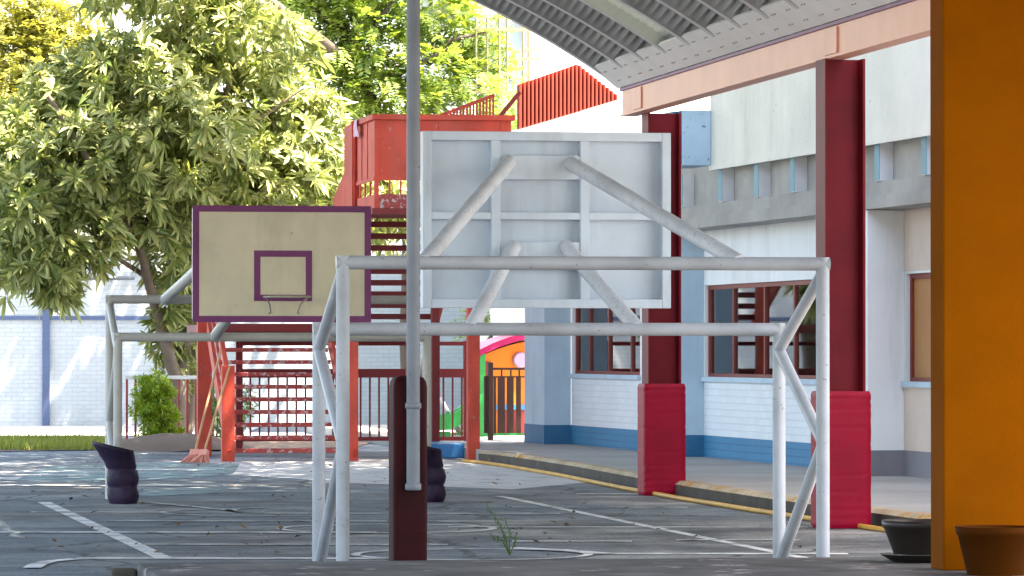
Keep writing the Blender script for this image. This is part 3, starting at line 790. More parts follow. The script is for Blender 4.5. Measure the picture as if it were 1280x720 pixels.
# upper flight (comes back towards the viewer)
zp = P(520, 265, YBX).z                 # platform underside
n2 = 10; ru = (zp + .1 - zl) / n2
yst = YB2 + n2 * .27
for i in range(n2):
    z = zl + ru * (i + 1); y = yst - i * .27
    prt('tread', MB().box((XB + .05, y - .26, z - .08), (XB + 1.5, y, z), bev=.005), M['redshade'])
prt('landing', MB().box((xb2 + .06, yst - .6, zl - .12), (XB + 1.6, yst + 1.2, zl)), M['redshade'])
for x in (XB, XB + 1.53): prt('stringer', MB().bar((x, yst, zl), (x, YB2, zp), .05, .26), M['red'])
gz0, gz1 = zp + .25, P(440, 153, YB2).z
prt('guard_panel', MB().prism([Vector((XB - .02, YB2, zp - .05)), Vector((XB - .02, YB2, gz1 - .35)), Vector((XB - .02, yst - .25, gz1 - 1.0)), Vector((XB - .02, yst - .15, zl + .1))], (.05, 0, 0)), M['red'])
prt('post', MB().box((XB - .07, YB2 - .06, zp - .1), (XB + .07, YB2 + .12, gz1 + .02), bev=.006), M['red'])
prt('guard_panel', MB().prism([Vector((XB - .045, YB2 - .1, zp - .0)), Vector((XB - .045, YB2 - .1, gz1)), Vector((XB - .045, YB2 + 1.0, gz1 - .02)), Vector((XB - .045, YB2 + 1.0, zp - .0))], (.02, 0, 0)), M['red'])
# platform box
z_r1 = P(500, 143, YBX).z; z_r0 = P(500, 150, YBX).z; z_a = P(500, 224, YBX).z; z_b = P(500, 243, YBX).z
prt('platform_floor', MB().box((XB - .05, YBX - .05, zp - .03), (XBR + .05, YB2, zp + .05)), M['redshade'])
prt('parapet_panel', MB().box((XB, YBX, z_a), (XBR, YBX + .03, z_r0)), M['red'])
prt('parapet_panel', MB().box((XB, YBX + .031, z_a), (XB + .03, YB2, z_r0)), M['red'])
prt('parapet_panel', MB().box((XBR - .03, YBX + .031, z_a), (XBR, YB2, z_r0)), M['red'])
prt('lower_band', MB().box((XB - .004, YBX - .004, zp + .051), (XBR, YBX + .03, z_b)), M['redworn'])
prt('lower_band', MB().box((XB - .004, YBX + .031, zp + .051), (XB + .03, YB2, z_b)), M['red'])
prt('top_rail', MB().box((XB - .05, YBX - .06, z_r0 + .001), (XBR + .05, YBX + .06, z_r1), bev=.008), M['red'])
prt('top_rail', MB().box((XB - .05, YBX + .061, z_r0 + .001), (XB + .07, YB2 - .07, z_r1), bev=.008), M['red'])
prt('corner_post', MB().box((XB - .012, YBX - .012, zp), (XB + .05, YBX + .05, z_r0)), M['red'])
prt('panel_strip', MB().box((XB - .018, YBX - .018, z_a - .02), (XBR, YBX - .0125, z_a + .03)), M['red'])
prt('panel_strip', MB().box((XB - .018, YBX + .051, z_a - .02), (XB - .001, YB2 - .07, z_a + .03)), M['red'])
for px in (551, 629): 
    x = P(px, 200, YBX).x; prt('panel_strip', MB().box((x - .03, YBX - .012, z_a + .031), (x + .03, YBX - .001, z_r0)), M['red'])
for yy in (YBX + .75, YBX + 1.35): prt('panel_strip', MB().box((XB - .012, yy, z_a + .031), (XB - .001, yy + .05, z_r0)), M['red'])
for px in (487, 501, 515, 529, 543, 557, 571, 585, 599, 613, 627):
    x = P(px, 235, YBX).x; prt('baluster', MB().box((x - .012, YBX, z_b), (x + .012, YBX + .024, z_a - .021)), M['red'])
for yy in (YBX + .55, YBX + 1.1, YBX + 1.6): prt('baluster', MB().box((XB, yy, z_b), (XB + .024, yy + .05, z_a - .021)), M['red'])
# slatted wind screen and diagonal bar on top
ysc = YB2 + .3
pts = [(549, 148), (550, 144), (617, 119), (617, 150)]
i = 0
for px in np.arange(551, 617, 4.1):
    top = 143.5 - (px - 550) * 24.5 / 67; a_ = P(px, top, ysc); b_ = P(px, 152, ysc)
    prt('slat', MB().box((a_.x - .014, ysc, b_.z), (a_.x + .014, ysc + .02, a_.z)), M['corr'])
a_ = P(549, 145, ysc - .02); b_ = P(618, 119, ysc - .02)
prt('slat_rail', MB().bar(a_, b_, .03, .05), M['corr'])
a_ = P(622, 149, ysc - .3); b_ = P(650, 115, ysc - .3); prt('diagonal_bar', MB().bar(a_, b_, .04, .06), M['redshade'])
# rear railing below landing
yr = YS + 5.6
rl = thing('railing', 'dark red railing with thin balusters beneath the stair landing', 'railing', (P(440, 550, yr).x, yr, 0))
xr0, xr1 = P(300, 500, yr).x, P(586, 500, yr).x
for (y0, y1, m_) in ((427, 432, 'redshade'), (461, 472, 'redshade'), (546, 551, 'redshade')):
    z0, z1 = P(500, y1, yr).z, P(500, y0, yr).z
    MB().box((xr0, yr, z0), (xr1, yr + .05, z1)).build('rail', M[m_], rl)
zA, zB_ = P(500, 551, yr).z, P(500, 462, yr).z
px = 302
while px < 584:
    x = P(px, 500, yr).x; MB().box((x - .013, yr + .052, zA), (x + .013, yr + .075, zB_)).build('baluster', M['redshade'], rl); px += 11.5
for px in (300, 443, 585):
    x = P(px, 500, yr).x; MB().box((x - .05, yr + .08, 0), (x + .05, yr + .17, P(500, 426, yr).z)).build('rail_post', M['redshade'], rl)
# cloth
yc = YB2 - .5
c0_ = P(446, 149, yc); rows = []
for i in range(8):
    f_ = i / 7; rw = []
    for j in range(7):
        g_ = j / 6 - .5
        rw.append((XB - .075 - .012 * math.sin(j * 2.1 + i * .7), yc + g_ * (.25 + .25 * f_), z_r1 - .01 - f_ * .22 - .05 * f_ * abs(g_)))
    rows.append(rw)
top = [(XB + .03, yc + (j / 6 - .5) * .25, z_r1 + .012) for j in range(7)]; edge = [(XB - .06, yc + (j / 6 - .5) * .25, z_r1 + .012) for j in range(7)]
rows = [top, edge] + rows
mb = MB(); vs = [v for r_ in rows for v in r_] ; fs = [(i*7+j, i*7+j+1, (i+1)*7+j+1, (i+1)*7+j) for i in range(len(rows)-1) for j in range(6)]
mb.add(vs, fs, 0, True)
o = mb.build('cloth', M['cloth']); sm = o.modifiers.new('thick', 'SOLIDIFY'); sm.thickness = .008
tag(o, 'small pink cloth hanging over the corner of the red platform box', 'cloth')

# brooms
def broom(p_top, p_bot, label):
    a_ = Vector(p_top); b_ = Vector(p_bot); d = (b_ - a_).normalized()
    t = thing('broom', label, 'broom', (b_.x, b_.y, 0), 0, 'brooms leaning on the stair')
    MB().tube([a_, b_ - d * .12], .016, 10).build('handle', M['wood'], t)
    MB().bar(b_ - d * .16, b_ - d * .08, .13, .06).build('broom_head', M['bristle'], t)
    br = MB()
    for i in range(70):
        ox = random.uniform(-.055, .055); oy = random.uniform(-.025, .025)
        s_ = b_ - d * .09 + Vector((ox, oy, 0)); e_ = Vector((b_.x + ox * 2.6 - .03, b_.y + oy * 2.5, random.uniform(.003, .02)))
        br.tube([s_, s_.lerp(e_, .5) + Vector((0, 0, .01)), e_], [.008, .008, .005], 4)
    br.build('bristles', M['bristle'], t)
    return t
yb = YS - .05
a1, e1 = P(276, 437, YS + .15), P(241, 572, YS - .55); e1.z = .03
broom(a1, e1, 'wooden broom leaning on the red stair, bristles farther left')
a2, e2 = P(287, 458, YS - .12), P(252, 576, YS - .7); e2.z = .03
broom(a2, e2, 'wooden broom leaning on the red newel post, bristles nearer the post')

# ------------------------------------------------------------------ left fence, boundary wall
yfn = G(200, 556).y
fn = thing('fence', 'low fence of faded red bars between white rails under the leafy tree', 'fence', (P(200, 550, yfn).x, yfn, 0))
for y0, y1 in ((469.5, 474), (551.5, 554.5)):
    MB().box((P(157, 500, yfn).x, yfn, P(200, y1, yfn).z), (P(300, 500, yfn).x, yfn + .05, P(200, y0, yfn).z)).build('rail', M['railwhite'], fn)
px = 159
while px < 299:
    x = P(px, 500, yfn).x; MB().box((x - .018, yfn + .052, .0), (x + .018, yfn + .08, P(200, 472, yfn).z)).build('bar', M['balu'], fn); px += 10.8
yw = G(60, 533).y
wx0 = P(-700, 500, yw).x; wx1 = P(655, 500, yw).x; zw1 = P(60, 322, yw).z
bw = thing('boundary_wall', 'high white painted brick boundary wall behind the trees', 'wall', ((wx0 + wx1) / 2, yw, 0))
MB().box((wx0, yw, 0), (wx1, yw + .3, zw1)).build('brickwork', M['wallbrickback'], bw)
MB().box((wx0, yw - .06, P(60, 400, yw).z), (P(245, 400, yw).x, yw - .004, P(60, 395, yw).z)).build('blue_band', M['navy'], bw)
MB().box((P(53, 400, yw).x, yw - .09, 0), (P(62, 400, yw).x, yw - .002, P(60, 372, yw).z)).build('blue_pilaster', M['navy'], bw)
MB().box((wx0, yw - .02, zw1 + .001), (wx1, yw + .32, zw1 + .1)).build('coping', M['path'], bw)
mb = MB().tube([P(-500, 347.5, yw - .2), P(168, 347.5, yw - .2)], .045, 10)
tag(mb.build('wall_pipe', M['pole']), 'thin grey pipe running along the upper part of the white boundary wall', 'pipe')

# grass strip
gr = MB(); q0 = G(-60, 546, .016)
gv = []; gf = []
for i in range(9000):
    px = random.uniform(-90, 133); py = random.uniform(550, 563.5)
    p = G(px, py); h = random.uniform(.05, .17); a_ = random.uniform(0, 6.28); w = .008
    dx, dy = math.cos(a_) * w, math.sin(a_) * w; lx, ly = random.uniform(-.05, .05), random.uniform(-.05, .05)
    b = len(gv); gv += [(p.x - dx, p.y - dy, .01), (p.x + dx, p.y + dy, .01), (p.x + lx, p.y + ly, h)]; gf.append((b, b+1, b+2))
gr.v = gv; gr.f = gf; gr.m = [0] * len(gf); gr.sm = [False] * len(gf)
tag(gr.build('grass', M['grass'], fixn=False), 'strip of dry yellow green grass in front of the white wall', 'grass', kind='stuff')
# fallen leaves
lv = MB(); gv = []; gf = []
for i in range(300):
    if i < 190: px = random.uniform(-20, 1000); py = random.uniform(580, 698)
    else: px = random.uniform(100, 800); py = random.uniform(558, 600)
    p = G(px, py)
    if p.x > 8.2: continue
    s_ = random.uniform(.018, .05); a_ = random.uniform(0, 6.28); c_, d_ = math.cos(a_) * s_, math.sin(a_) * s_
    b = len(gv); z = .012
    gv += [(p.x - c_, p.y - d_, z), (p.x + d_ * .5, p.y - c_ * .5, z + s_ * .4), (p.x + c_, p.y + d_, z + s_ * random.uniform(.1, .9)), (p.x - d_ * .5, p.y + c_ * .5, z + s_ * .3)]
    gf.append((b, b+1, b+2, b+3))
lv.v = gv; lv.f = gf; lv.m = [0] * len(gf); lv.sm = [False] * len(gf)
tag(lv.build('fallen_leaves', M['litter'], fixn=False), 'dry brown leaves scattered over the court', 'leaves', kind='stuff')
# soil mound by fence
mb = MB(); c_ = G(225, 565); rings = []
for r_, z in ((1.2, 0), (.9, .10), (.55, .19), (.2, .23)):
    rings.append([Vector((c_.x + r_ * 1.0 * math.cos(a) * (1 + .15 * math.sin(3 * a)), c_.y + 1.2 + r_ * .9 * math.sin(a), z + .01 + .02 * math.sin(4 * a))) for a in [2 * math.pi * j / 24 for j in range(24)]])
tag(mb.loops(rings).build('soil_mound', M['dirt']), kind='structure')

# ------------------------------------------------------------------ playground beyond
yp = 68.5
ph = thing('playhouse', 'orange plastic playhouse with a pink curved roof and round lilac window', 'playhouse', (P(645, 540, yp).x, yp, .0))
x0, x1 = P(604, 500, yp).x, P(700, 500, yp).x
zt_ = lambda y: P(640, y, yp).z
body = [Vector((x0, yp, 0)), Vector((x1, yp, 0)), Vector((x1, yp, zt_(424)))]
for i in range(9):
    f_ = i / 8; px = 690 - f_ * 86; body.append(Vector((P(px, 430, yp).x, yp, zt_(424 + 20 * f_ ** 2))))
MB().prism(body, (0, 1.3, 0)).build('house_body', M['playor'], ph)
rf = []; 
for i in range(13):
    f_ = i / 12; px = 695 - f_ * 97; rf.append((P(px, 430, yp).x, zt_(421 + 24 * f_ ** 2.2)))
mb = MB(); mb.loops([[Vector((x, yp - .18, z)), Vector((x, yp + 1.5, z)), Vector((x, yp + 1.5, z + .10)), Vector((x, yp - .12, z + .10))] for x, z in rf], smooth=False)
mb.build('roof', M['playpink'], ph)
cw = P(650.5, 450, yp)
MB().loops([[Vector((cw.x + r_ * math.cos(a), yp - y_, cw.z + r_ * math.sin(a))) for a in [2*math.pi*j/24 for j in range(24)]] for r_, y_ in ((.125, .002), (.125, .05), (.10, .06))]).build('round_window', M['playpur'], ph)
MB().box((x0 + .2, yp - .06, zt_(512)), (x1, yp - .002, zt_(506))).build('trim', M['playblue'], ph)
MB().box((x0 + .35, yp - .05, 0), (x1, yp - .003, zt_(512) - .002)).build('lower_panel', M['redshade'], ph)
MB().box((x0 - .10, yp - .10, 0), (x0 + .02, yp + .1, zt_(440))).build('corner_pillar', M['playgreen'], ph)
MB().box((x0 + .03, yp - .03, zt_(478)), (x0 + .12, yp - .003, zt_(452))).build('doorway', M['redshade'], ph)
# slide
ysl = 67.4
path = [(604, 499), (594, 503), (584, 510), (574, 519), (562, 525), (545, 527)]
mb = MB(); rings = []
for i, (px, py) in enumerate(path):
    p = P(px, py, ysl); w = .23
    rings.append([Vector((p.x, p.y - w, p.z + .1)), Vector((p.x, p.y - w, p.z - .14)), Vector((p.x, p.y + w, p.z - .14)), Vector((p.x, p.y + w, p.z + .1)), Vector((p.x, p.y + w - .05, p.z + .1)), Vector((p.x, p.y + w - .06, p.z)), Vector((p.x, p.y - w + .06, p.z)), Vector((p.x, p.y - w + .05, p.z + .1))])
sl = thing('slide', 'green plastic slide curving down beside the orange playhouse', 'slide', (P(575, 545, ysl).x, ysl, 0))
mb.loops(rings, smooth=False).build('chute', M['playgreen'], sl)
for px, py in ((552, 530), (598, 506)):
    p = P(px, py, ysl); MB().box((p.x - .12, ysl - .15, 0), (p.x + .12, ysl + .15, p.z - .12)).build('support', M['playgreen'], sl)
mb = MB().tube([P(551, 499, 66.2), G(578, 548, 0.06)], .035, 10)
tag(mb.build('leaning_pipe', M['whitepipe']), 'white pipe leaning between the two dark red tower posts', 'pipe')
# blue kerb block
p0 = G(549, 573); p1 = G(583, 573)
mb = MB().box((p0.x - .2, p0.y + .1, 0), (p1.x, p0.y + 1.8, .2), bev=.02)
tag(mb.build('block', M['playblue']), 'low blue block on the ground beside the red tower post', 'block')
# gate
yg = 64.6
gt = thing('gate', 'dark brown gate of upright boards in front of the orange playhouse', 'gate', (P(632, 545, yg).x, yg, .15))
zg = lambda y: P(632, y, yg).z
MB().box((P(610, 500, yg).x, yg - .05, .15), (P(616, 500, yg).x, yg + .05, zg(453)), bev=.005).build('gate_post', M['gate'], gt)
for y0, y1 in ((459.5, 462.5), (470, 472)): MB().box((P(616.2, 500, yg).x, yg - .02, zg(y1)), (P(664, 500, yg).x, yg + .02, zg(y0))).build('rail', M['gate'], gt)
MB().box((P(616.2, 500, yg).x, yg - .022, zg(544)), (P(664, 500, yg).x, yg + .022, zg(541.5))).build('bottom_rail', M['playgreen'], gt)
for a_, b_ in ((605, 609.5), (617, 620), (622, 631), (633.5, 642), (645, 651)):
    MB().box((P(a_, 500, yg).x, yg - .015, zg(541.4)), (P(b_, 500, yg).x, yg + .015, zg(470))).build('board', M['gate'], gt)
for px in (627, 638.5, 649):
    MB().box((P(px-1, 500, yg).x, yg - .012, zg(470)), (P(px + 1, 500, yg).x, yg + .012, zg(462.5))).build('bar', M['gate'], gt)

# ------------------------------------------------------------------ upper background
yw2 = 72
wsx = [P(x, y, yw2) for x, y in ((668, 168), (770, 124), (812, 112))]
poly = [Vector((wsx[0].x, yw2, 0)), Vector((wsx[2].x + 1, yw2, 0)), Vector((wsx[2].x + 1, yw2, wsx[2].z + .3)), wsx[1], P(647, 168, yw2)]
poly = [P(663, 400, yw2), P(900, 400, yw2), P(900, 96, yw2), P(770, 124, yw2), P(648, 160, yw2), P(648, 200, yw2), P(663, 200, yw2)]
poly[0].z = 0; poly[1].z = 0
wb2 = thing('annexe', 'white annexe wall with a slanting top under the red corrugated sheet', 'building', (poly[0].x, yw2, 0))
MB().prism(poly, (0, 6, 0)).build('wall', M['farwhite'], wb2)
MB().bar(P(700, 165, yw2 - .03), P(812, 131, yw2 - .03), .03, .05).build('ledge', M['parapet'], wb2)
# corrugated sheet
cs = MB(); ycs = yw2 - .15
rowt = []; rowb = []; n = 150
for i in range(n + 1):
    px = 647 + (772 - 647) * i / n
    ty = 106 - (px - 647) * 26 / 75 if px < 722 else 80 + (px - 722) * 38 / 48
    by = 162 - (px - 647) * 37 / 125
    dy = .05 * (1 if (i % 6) in (0, 1, 2) else -1)
    rowt.append(P(px, ty, ycs) + Vector((0, dy, 0))); rowb.append(P(px, by, ycs) + Vector((0, dy, 0)))
cs.add(rowt + rowb, [(i, i+1, n+1+i+1, n+1+i) for i in range(n)])
o = cs.build('corrugated_sheet', M['corr']); s_ = o.modifiers.new('thick', 'SOLIDIFY'); s_.thickness = .006
tag(o, 'red corrugated sheet screen on top of the white annexe wall', 'screen')
# pale blue building and cream cage
yb3 = 80
bb = thing('apartment_block', 'pale blue building rising behind the red corrugated sheet', 'building', (P(700, 400, yb3).x, yb3, 0))
q0, q1 = P(672, 400, yb3), P(830, 400, yb3); zt3 = P(700, -60, yb3).z
MB().box((q0.x, yb3, 0), (q1.x, yb3 + 7, zt3)).build('wall', M['farblue'], bb)
MB().box((P(662, 400, yb3).x, yb3 - .05, 0), (P(676, 400, yb3).x, yb3 + .4, zt3)).build('corner_strip', M['farwhite'], bb)
MB().box((P(537, 0, yb3).x, yb3 - .4, P(600, 20, yb3).z), (P(676, 0, yb3).x, yb3 + 3, zt3)).build('overhang', M['farwhite'], bb)
MB().box((P(558, 0, yb3).x, yb3 - .43, P(600, 10, yb3).z), (P(600, 0, yb3).x, yb3 - .404, zt3 - .3)).build('overhang_panel', M['farblue'], bb)
yc3 = 78.5
cg = thing('cage', 'cream metal bar cage hanging beside the pale blue building', 'railing', (P(630, 118, yc3).x, yc3, P(630, 118, yc3).z))
for px in (595, 609, 624, 634, 654, 661):
    MB().tube([P(px, 22, yc3), P(px, 116, yc3)], .022, 8).build('bar', M['creammetal'], cg)
for py, x0_, x1_ in ((37, 595, 676), (74, 634, 676), (115, 593, 676), (62, 654, 676)):
    MB().bar(P(x0_, py, yc3), P(x1_, py, yc3), .04, .06).build('rail', M['creammetal'], cg)
yh = 110
hs = thing('far_house', 'far white house with an orange tiled edge behind the feathery tree', 'house', (P(575, 300, yh).x, yh, 0))
MB().box((P(540, 300, yh).x, yh, 0), (P(615, 300, yh).x, yh + 6, P(570, 64, yh).z)).build('wall', M['farwhite'], hs)
MB().box((P(538, 300, yh).x, yh - .3, P(570, 63.9, yh).z), (P(617, 300, yh).x, yh + 6, P(570, 58, yh).z)).build('roof', M['tile'], hs)

# ------------------------------------------------------------------ trees and plants
def unit(n):
    v = RNG.normal(size=(n, 3)); return v / np.linalg.norm(v, axis=1, keepdims=True)
def frames(d):
    """per-row orthonormal frame with first axis d"""
    up = np.tile(np.array([0, 0, 1.0]), (len(d), 1)); up[np.abs(d[:, 2]) > .95] = (1, 0, 0)
    s = np.cross(d, up); s /= np.linalg.norm(s, axis=1, keepdims=True); n = np.cross(s, d); return s, n
def mesh_np(name, V, Fc, mat, parent, smooth=False):
    me = bpy.data.meshes.new(name); Mi = np.array(WM[parent].inverted()) if parent else np.eye(4)
    V = V @ Mi[:3, :3].T + Mi[:3, 3]
    me.from_pydata([], [], [])
    me.vertices.add(len(V)); me.vertices.foreach_set('co', V.astype(np.float32).ravel())
    k_ = Fc.shape[1]; me.loops.add(Fc.size); me.loops.foreach_set('vertex_index', Fc.astype(np.int32).ravel())
    me.polygons.add(len(Fc)); me.polygons.foreach_set('loop_start', np.arange(0, Fc.size, k_, dtype=np.int32))
    me.polygons.foreach_set('use_smooth', np.full(len(Fc), smooth)) 
    me.materials.append(mat); me.update(calc_edges=True); me.validate()
    o = bpy.data.objects.new(name, me); COL.objects.link(o); o.parent = parent; return o
def leaf_mesh(base, d, nrm, L, wd, droop):
    """folded lance leaf: base, mid L/C/R, second mid, tip"""
    s = np.cross(d, nrm); s /= np.linalg.norm(s, axis=1, keepdims=True) + 1e-9
    L = L[:, None]; w = wd[:, None]; dr = droop[:, None]
    g = np.array([0, 0, -1.0])
    def pt(t, side, lift): return base + d * L * t + s * w * side + nrm * w * lift + g * L * dr * t * t
    vs = np.stack([pt(0, 0, 0), pt(.35, -.8, .25), pt(.35, 0, 0), pt(.35, .8, .25), pt(.7, -.85, .25), pt(.7, 0, 0), pt(.7, .85, .25), pt(1, 0, 0)], 1)
    n = len(base); fq = np.array([(0, 2, 1), (0, 3, 2), (1, 2, 5), (1, 5, 4), (2, 3, 6), (2, 6, 5), (4, 5, 7), (5, 6, 7)])
    Fc = (np.arange(n)[:, None, None] * 8 + fq[None]).reshape(-1, 3)
    return vs.reshape(-1, 3), Fc
def shell(lobes, Yc, count, inner=.55):
    """points + outward normals through a set of ellipsoid lobes (px, py, rx, ry, dY)"""
    ar = np.array([l[2] * l[3] for l in lobes], float); ar /= ar.sum()
    pts = []; nr = []
    for l, f_ in zip(lobes, ar):
        n = int(count * f_); Y = Yc + l[4]; c = np.array(P(l[0], l[1], Y)); k_ = Y / F
        rx, rz = l[2] * k_, l[3] * k_; ry = (rx + rz) * .5
        u_ = unit(n); rad = inner + (1 - inner) * RNG.random(n) ** .6
        # clumps: push points toward cluster centres
        p = u_ * rad[:, None] * np.array([rx, ry, rz]) * (1 + .22 * np.sin(7 * u_[:, :1] + 5 * u_[:, 2:3] + l[0]))
        pts.append(c + p); nr.append(u_)
    return np.concatenate(pts), np.concatenate(nr)
def trunk(mb, pts, r0, r1):
    n = len(pts); rs = [r0 + (r1 - r0) * i / (n - 1) for i in range(n)]
    # resample smooth with wobble
    out = []; ro = []
    for i in range(n - 1):
        for k_ in range(4):
            t_ = k_ / 4; p = pts[i].lerp(pts[i+1], t_); j = rs[i] * .25
            out.append(p + Vector((random.uniform(-j, j), random.uniform(-j, j), 0))); ro.append((rs[i] * (1-t_) + rs[i+1] * t_) * random.uniform(.92, 1.08))
    out.append(pts[-1]); ro.append(rs[-1])
    mb.tube(out, ro, 10)
def rosettes(lobes, Yc, count, nl, L0, mat, parent, up=.35, inner=.6):
    C_, Nn = shell(lobes, Yc, count, inner)
    ax_ = Nn * .75 + np.array([0, 0, up]) + RNG.normal(scale=.3, size=C_.shape); ax_ /= np.linalg.norm(ax_, axis=1, keepdims=True)
    s, n = frames(ax_)
    m = len(C_); rep = np.repeat(np.arange(m), nl)
    ang = np.tile(np.arange(nl) * 2.4, m) + np.repeat(RNG.random(m) * 6.28, nl)
    spread = RNG.uniform(.55, 1.35, m * nl)
    rad = s[rep] * np.cos(ang)[:, None] + n[rep] * np.sin(ang)[:, None]
    d = ax_[rep] * np.cos(spread)[:, None] + rad * np.sin(spread)[:, None]
    nrm = ax_[rep] * np.sin(spread)[:, None] - rad * np.cos(spread)[:, None]
    L = L0 * RNG.uniform(.55, 1.2, m * nl) * np.repeat(RNG.uniform(.65, 1.15, m), nl); V, Fc = leaf_mesh(C_[rep] + rad * .01, d, nrm, L, L * .125, RNG.uniform(.05, .45, m * nl))
    return mesh_np('leaves', V, Fc, mat, parent)

Yt_ = 72.0
tr = thing('broadleaf_tree', 'big broad leaved tree with long pale rosettes behind the far backboard', 'tree', tuple(G(215, 552)), 0)
mb = MB()
trunk(mb, [G(226, 553) + Vector((0, 1.2, 0)), P(222, 480, Yt_), P(196, 390, Yt_), P(172, 305, Yt_ - .5), P(120, 215, Yt_ - 1), P(60, 120, Yt_ - 1)], .13, .04)
trunk(mb, [G(232, 553) + Vector((0, 1.0, 0)), P(230, 440, Yt_ + .3), P(232, 330, Yt_ + .6), P(260, 200, Yt_ + .5), P(300, 60, Yt_ + .3)], .15, .04)
trunk(mb, [G(243, 553) + Vector((0, 1.4, 0)), P(246, 430, Yt_ + .8), P(270, 300, Yt_ + .6), P(360, 190, Yt_ + .2)], .10, .03)
for a_, b_ in (((190, 350), (90, 310)), ((175, 310), (250, 220)), ((232, 330), (180, 150)), ((130, 225), (30, 250)), ((260, 200), (380, 110)), ((130, 230), (170, 110)), ((60, 290), (40, 350))):
    trunk(mb, [P(*a_, Yt_), P((a_[0]+b_[0])/2 + 6, (a_[1]+b_[1])/2 - 8, Yt_ - .4), P(*b_, Yt_ - .6)], .05, .015)
mb.build('trunk', M['bark'], tr)
lob = [(175, 100, 95, 62, 0), (305, 45, 95, 52, .3), (225, 175, 120, 70, -.6), (105, 205, 90, 60, -.8), (40, 255, 75, 55, -1), (52, 320, 60, 42, -1.1), (105, 285, 55, 42, -.9), (70, 358, 28, 24, -1),
       (370, 170, 58, 62, .2), (330, 225, 90, 48, -.3), (395, 225, 45, 45, .1), (200, 255, 85, 46, -.3), (216, 318, 32, 46, -.1), (230, 300, 40, 60, .7), (210, 400, 24, 40, .2), (236, 395, 24, 52, .6), (222, 455, 20, 30, .5), (255, 230, 100, 60, .9), (340, 120, 60, 40, .6), (120, 125, 50, 40, .2), (135, 160, 60, 40, .5), (118, 315, 26, 22, -.9), (20, 300, 60, 60, .3), (300, 240, 110, 55, 1.2), (240, 30, 60, 40, .6), (205, -30, 120, 50, .2), (60, 180, 70, 60, .4), (20, 210, 60, 60, .2), (150, 240, 70, 40, -.6), (455, 250, 50, 55, 1.2), (505, 265, 40, 40, 1.4), (330, 230, 100, 45, 1.6), (230, 260, 90, 50, 1.6), (150, 190, 100, 60, 1.8), (85, 120, 60, 45, .2), (140, 90, 50, 40, .4), (30, 180, 60, 40, 0), (300, 130, 110, 60, 1.8)]
rosettes(lob, Yt_, 4600, 12, .31, M['loquat'], tr)

def feathery(parent, lobes, Yc, count, L0, mat, pairs=9, inner=.25, lw=.2):
    C_, Nn = shell(lobes, Yc, count, inner); m = len(C_)
    d = Nn * .6 + RNG.normal(scale=.55, size=C_.shape); d[:, 2] -= .15; d /= np.linalg.norm(d, axis=1, keepdims=True)
    s, n = frames(d); k_ = pairs * 2
    rep = np.repeat(np.arange(m), k_); t_ = np.tile(np.repeat(np.linspace(.15, 1, pairs), 2), m); side = np.tile(np.array([-1, 1]), m * pairs)
    Lf = np.repeat(L0 * RNG.uniform(.6, 1.2, m), k_)
    base = C_[rep] + d[rep] * (Lf * t_)[:, None] + np.array([0, 0, -1]) * (Lf * .3 * t_ ** 2)[:, None]
    dl = s[rep] * side[:, None] + d[rep] * .5 + RNG.normal(scale=.18, size=(len(rep), 3)); dl /= np.linalg.norm(dl, axis=1, keepdims=True)
    ll = Lf * .38 * np.sin(np.clip(t_, .1, .93) * math.pi) ** .5 * RNG.uniform(.8, 1.15, len(rep))
    w = np.cross(dl, n[rep]); w /= np.linalg.norm(w, axis=1, keepdims=True) + 1e-9; w *= (ll * lw)[:, None]
    tip_ = base + dl * ll[:, None]; mid = base + dl * (ll * .5)[:, None]
    V = np.stack([base, mid + w, tip_, mid - w], 1).reshape(-1, 3)
    Fc = np.arange(len(V)).reshape(-1, 4)
    return mesh_np('leaves', V, Fc, mat, parent)
Yf_ = 79
ft = thing('feathery_tree', 'bright green feathery tree with dark limbs above the red platform', 'tree', (P(470, 500, Yf_).x, Yf_, 0))
mb = MB()
trunk(mb, [Vector((P(512, 500, Yf_).x, Yf_, 0)), P(512, 300, Yf_), P(480, 170, Yf_), P(450, 90, Yf_), P(415, -10, Yf_), P(400, -80, Yf_)], .2, .06)
for a_, b_ in (((462, 140), (560, 60)), ((452, 95), (360, 20)), ((450, 90), (510, -20)), ((462, 165), (400, 120)), ((535, 80), (610, 40)), ((440, 50), (340, -20))):
    trunk(mb, [P(*a_, Yf_), P((a_[0]+b_[0])/2 - 8, (a_[1]+b_[1])/2 - 10, Yf_ - .4), P(*b_, Yf_ - .5)], .07, .018)
mb.build('trunk', M['barkd'], ft)
lob = [(445, 55, 95, 55, 0), (390, 10, 100, 42, .3), (545, 88, 55, 38, -.4), (470, 115, 90, 30, -.2), (505, 10, 90, 48, .3), (330, -25, 100, 40, 0), (430, -50, 140, 50, 0), (580, 40, 40, 50, .3), (415, 100, 60, 45, .5), (520, 125, 60, 22, -.2), (590, 105, 34, 30, 0), (600, 70, 40, 40, .2)]
feathery(ft, lob, Yf_, 3300, .42, M['feather'])
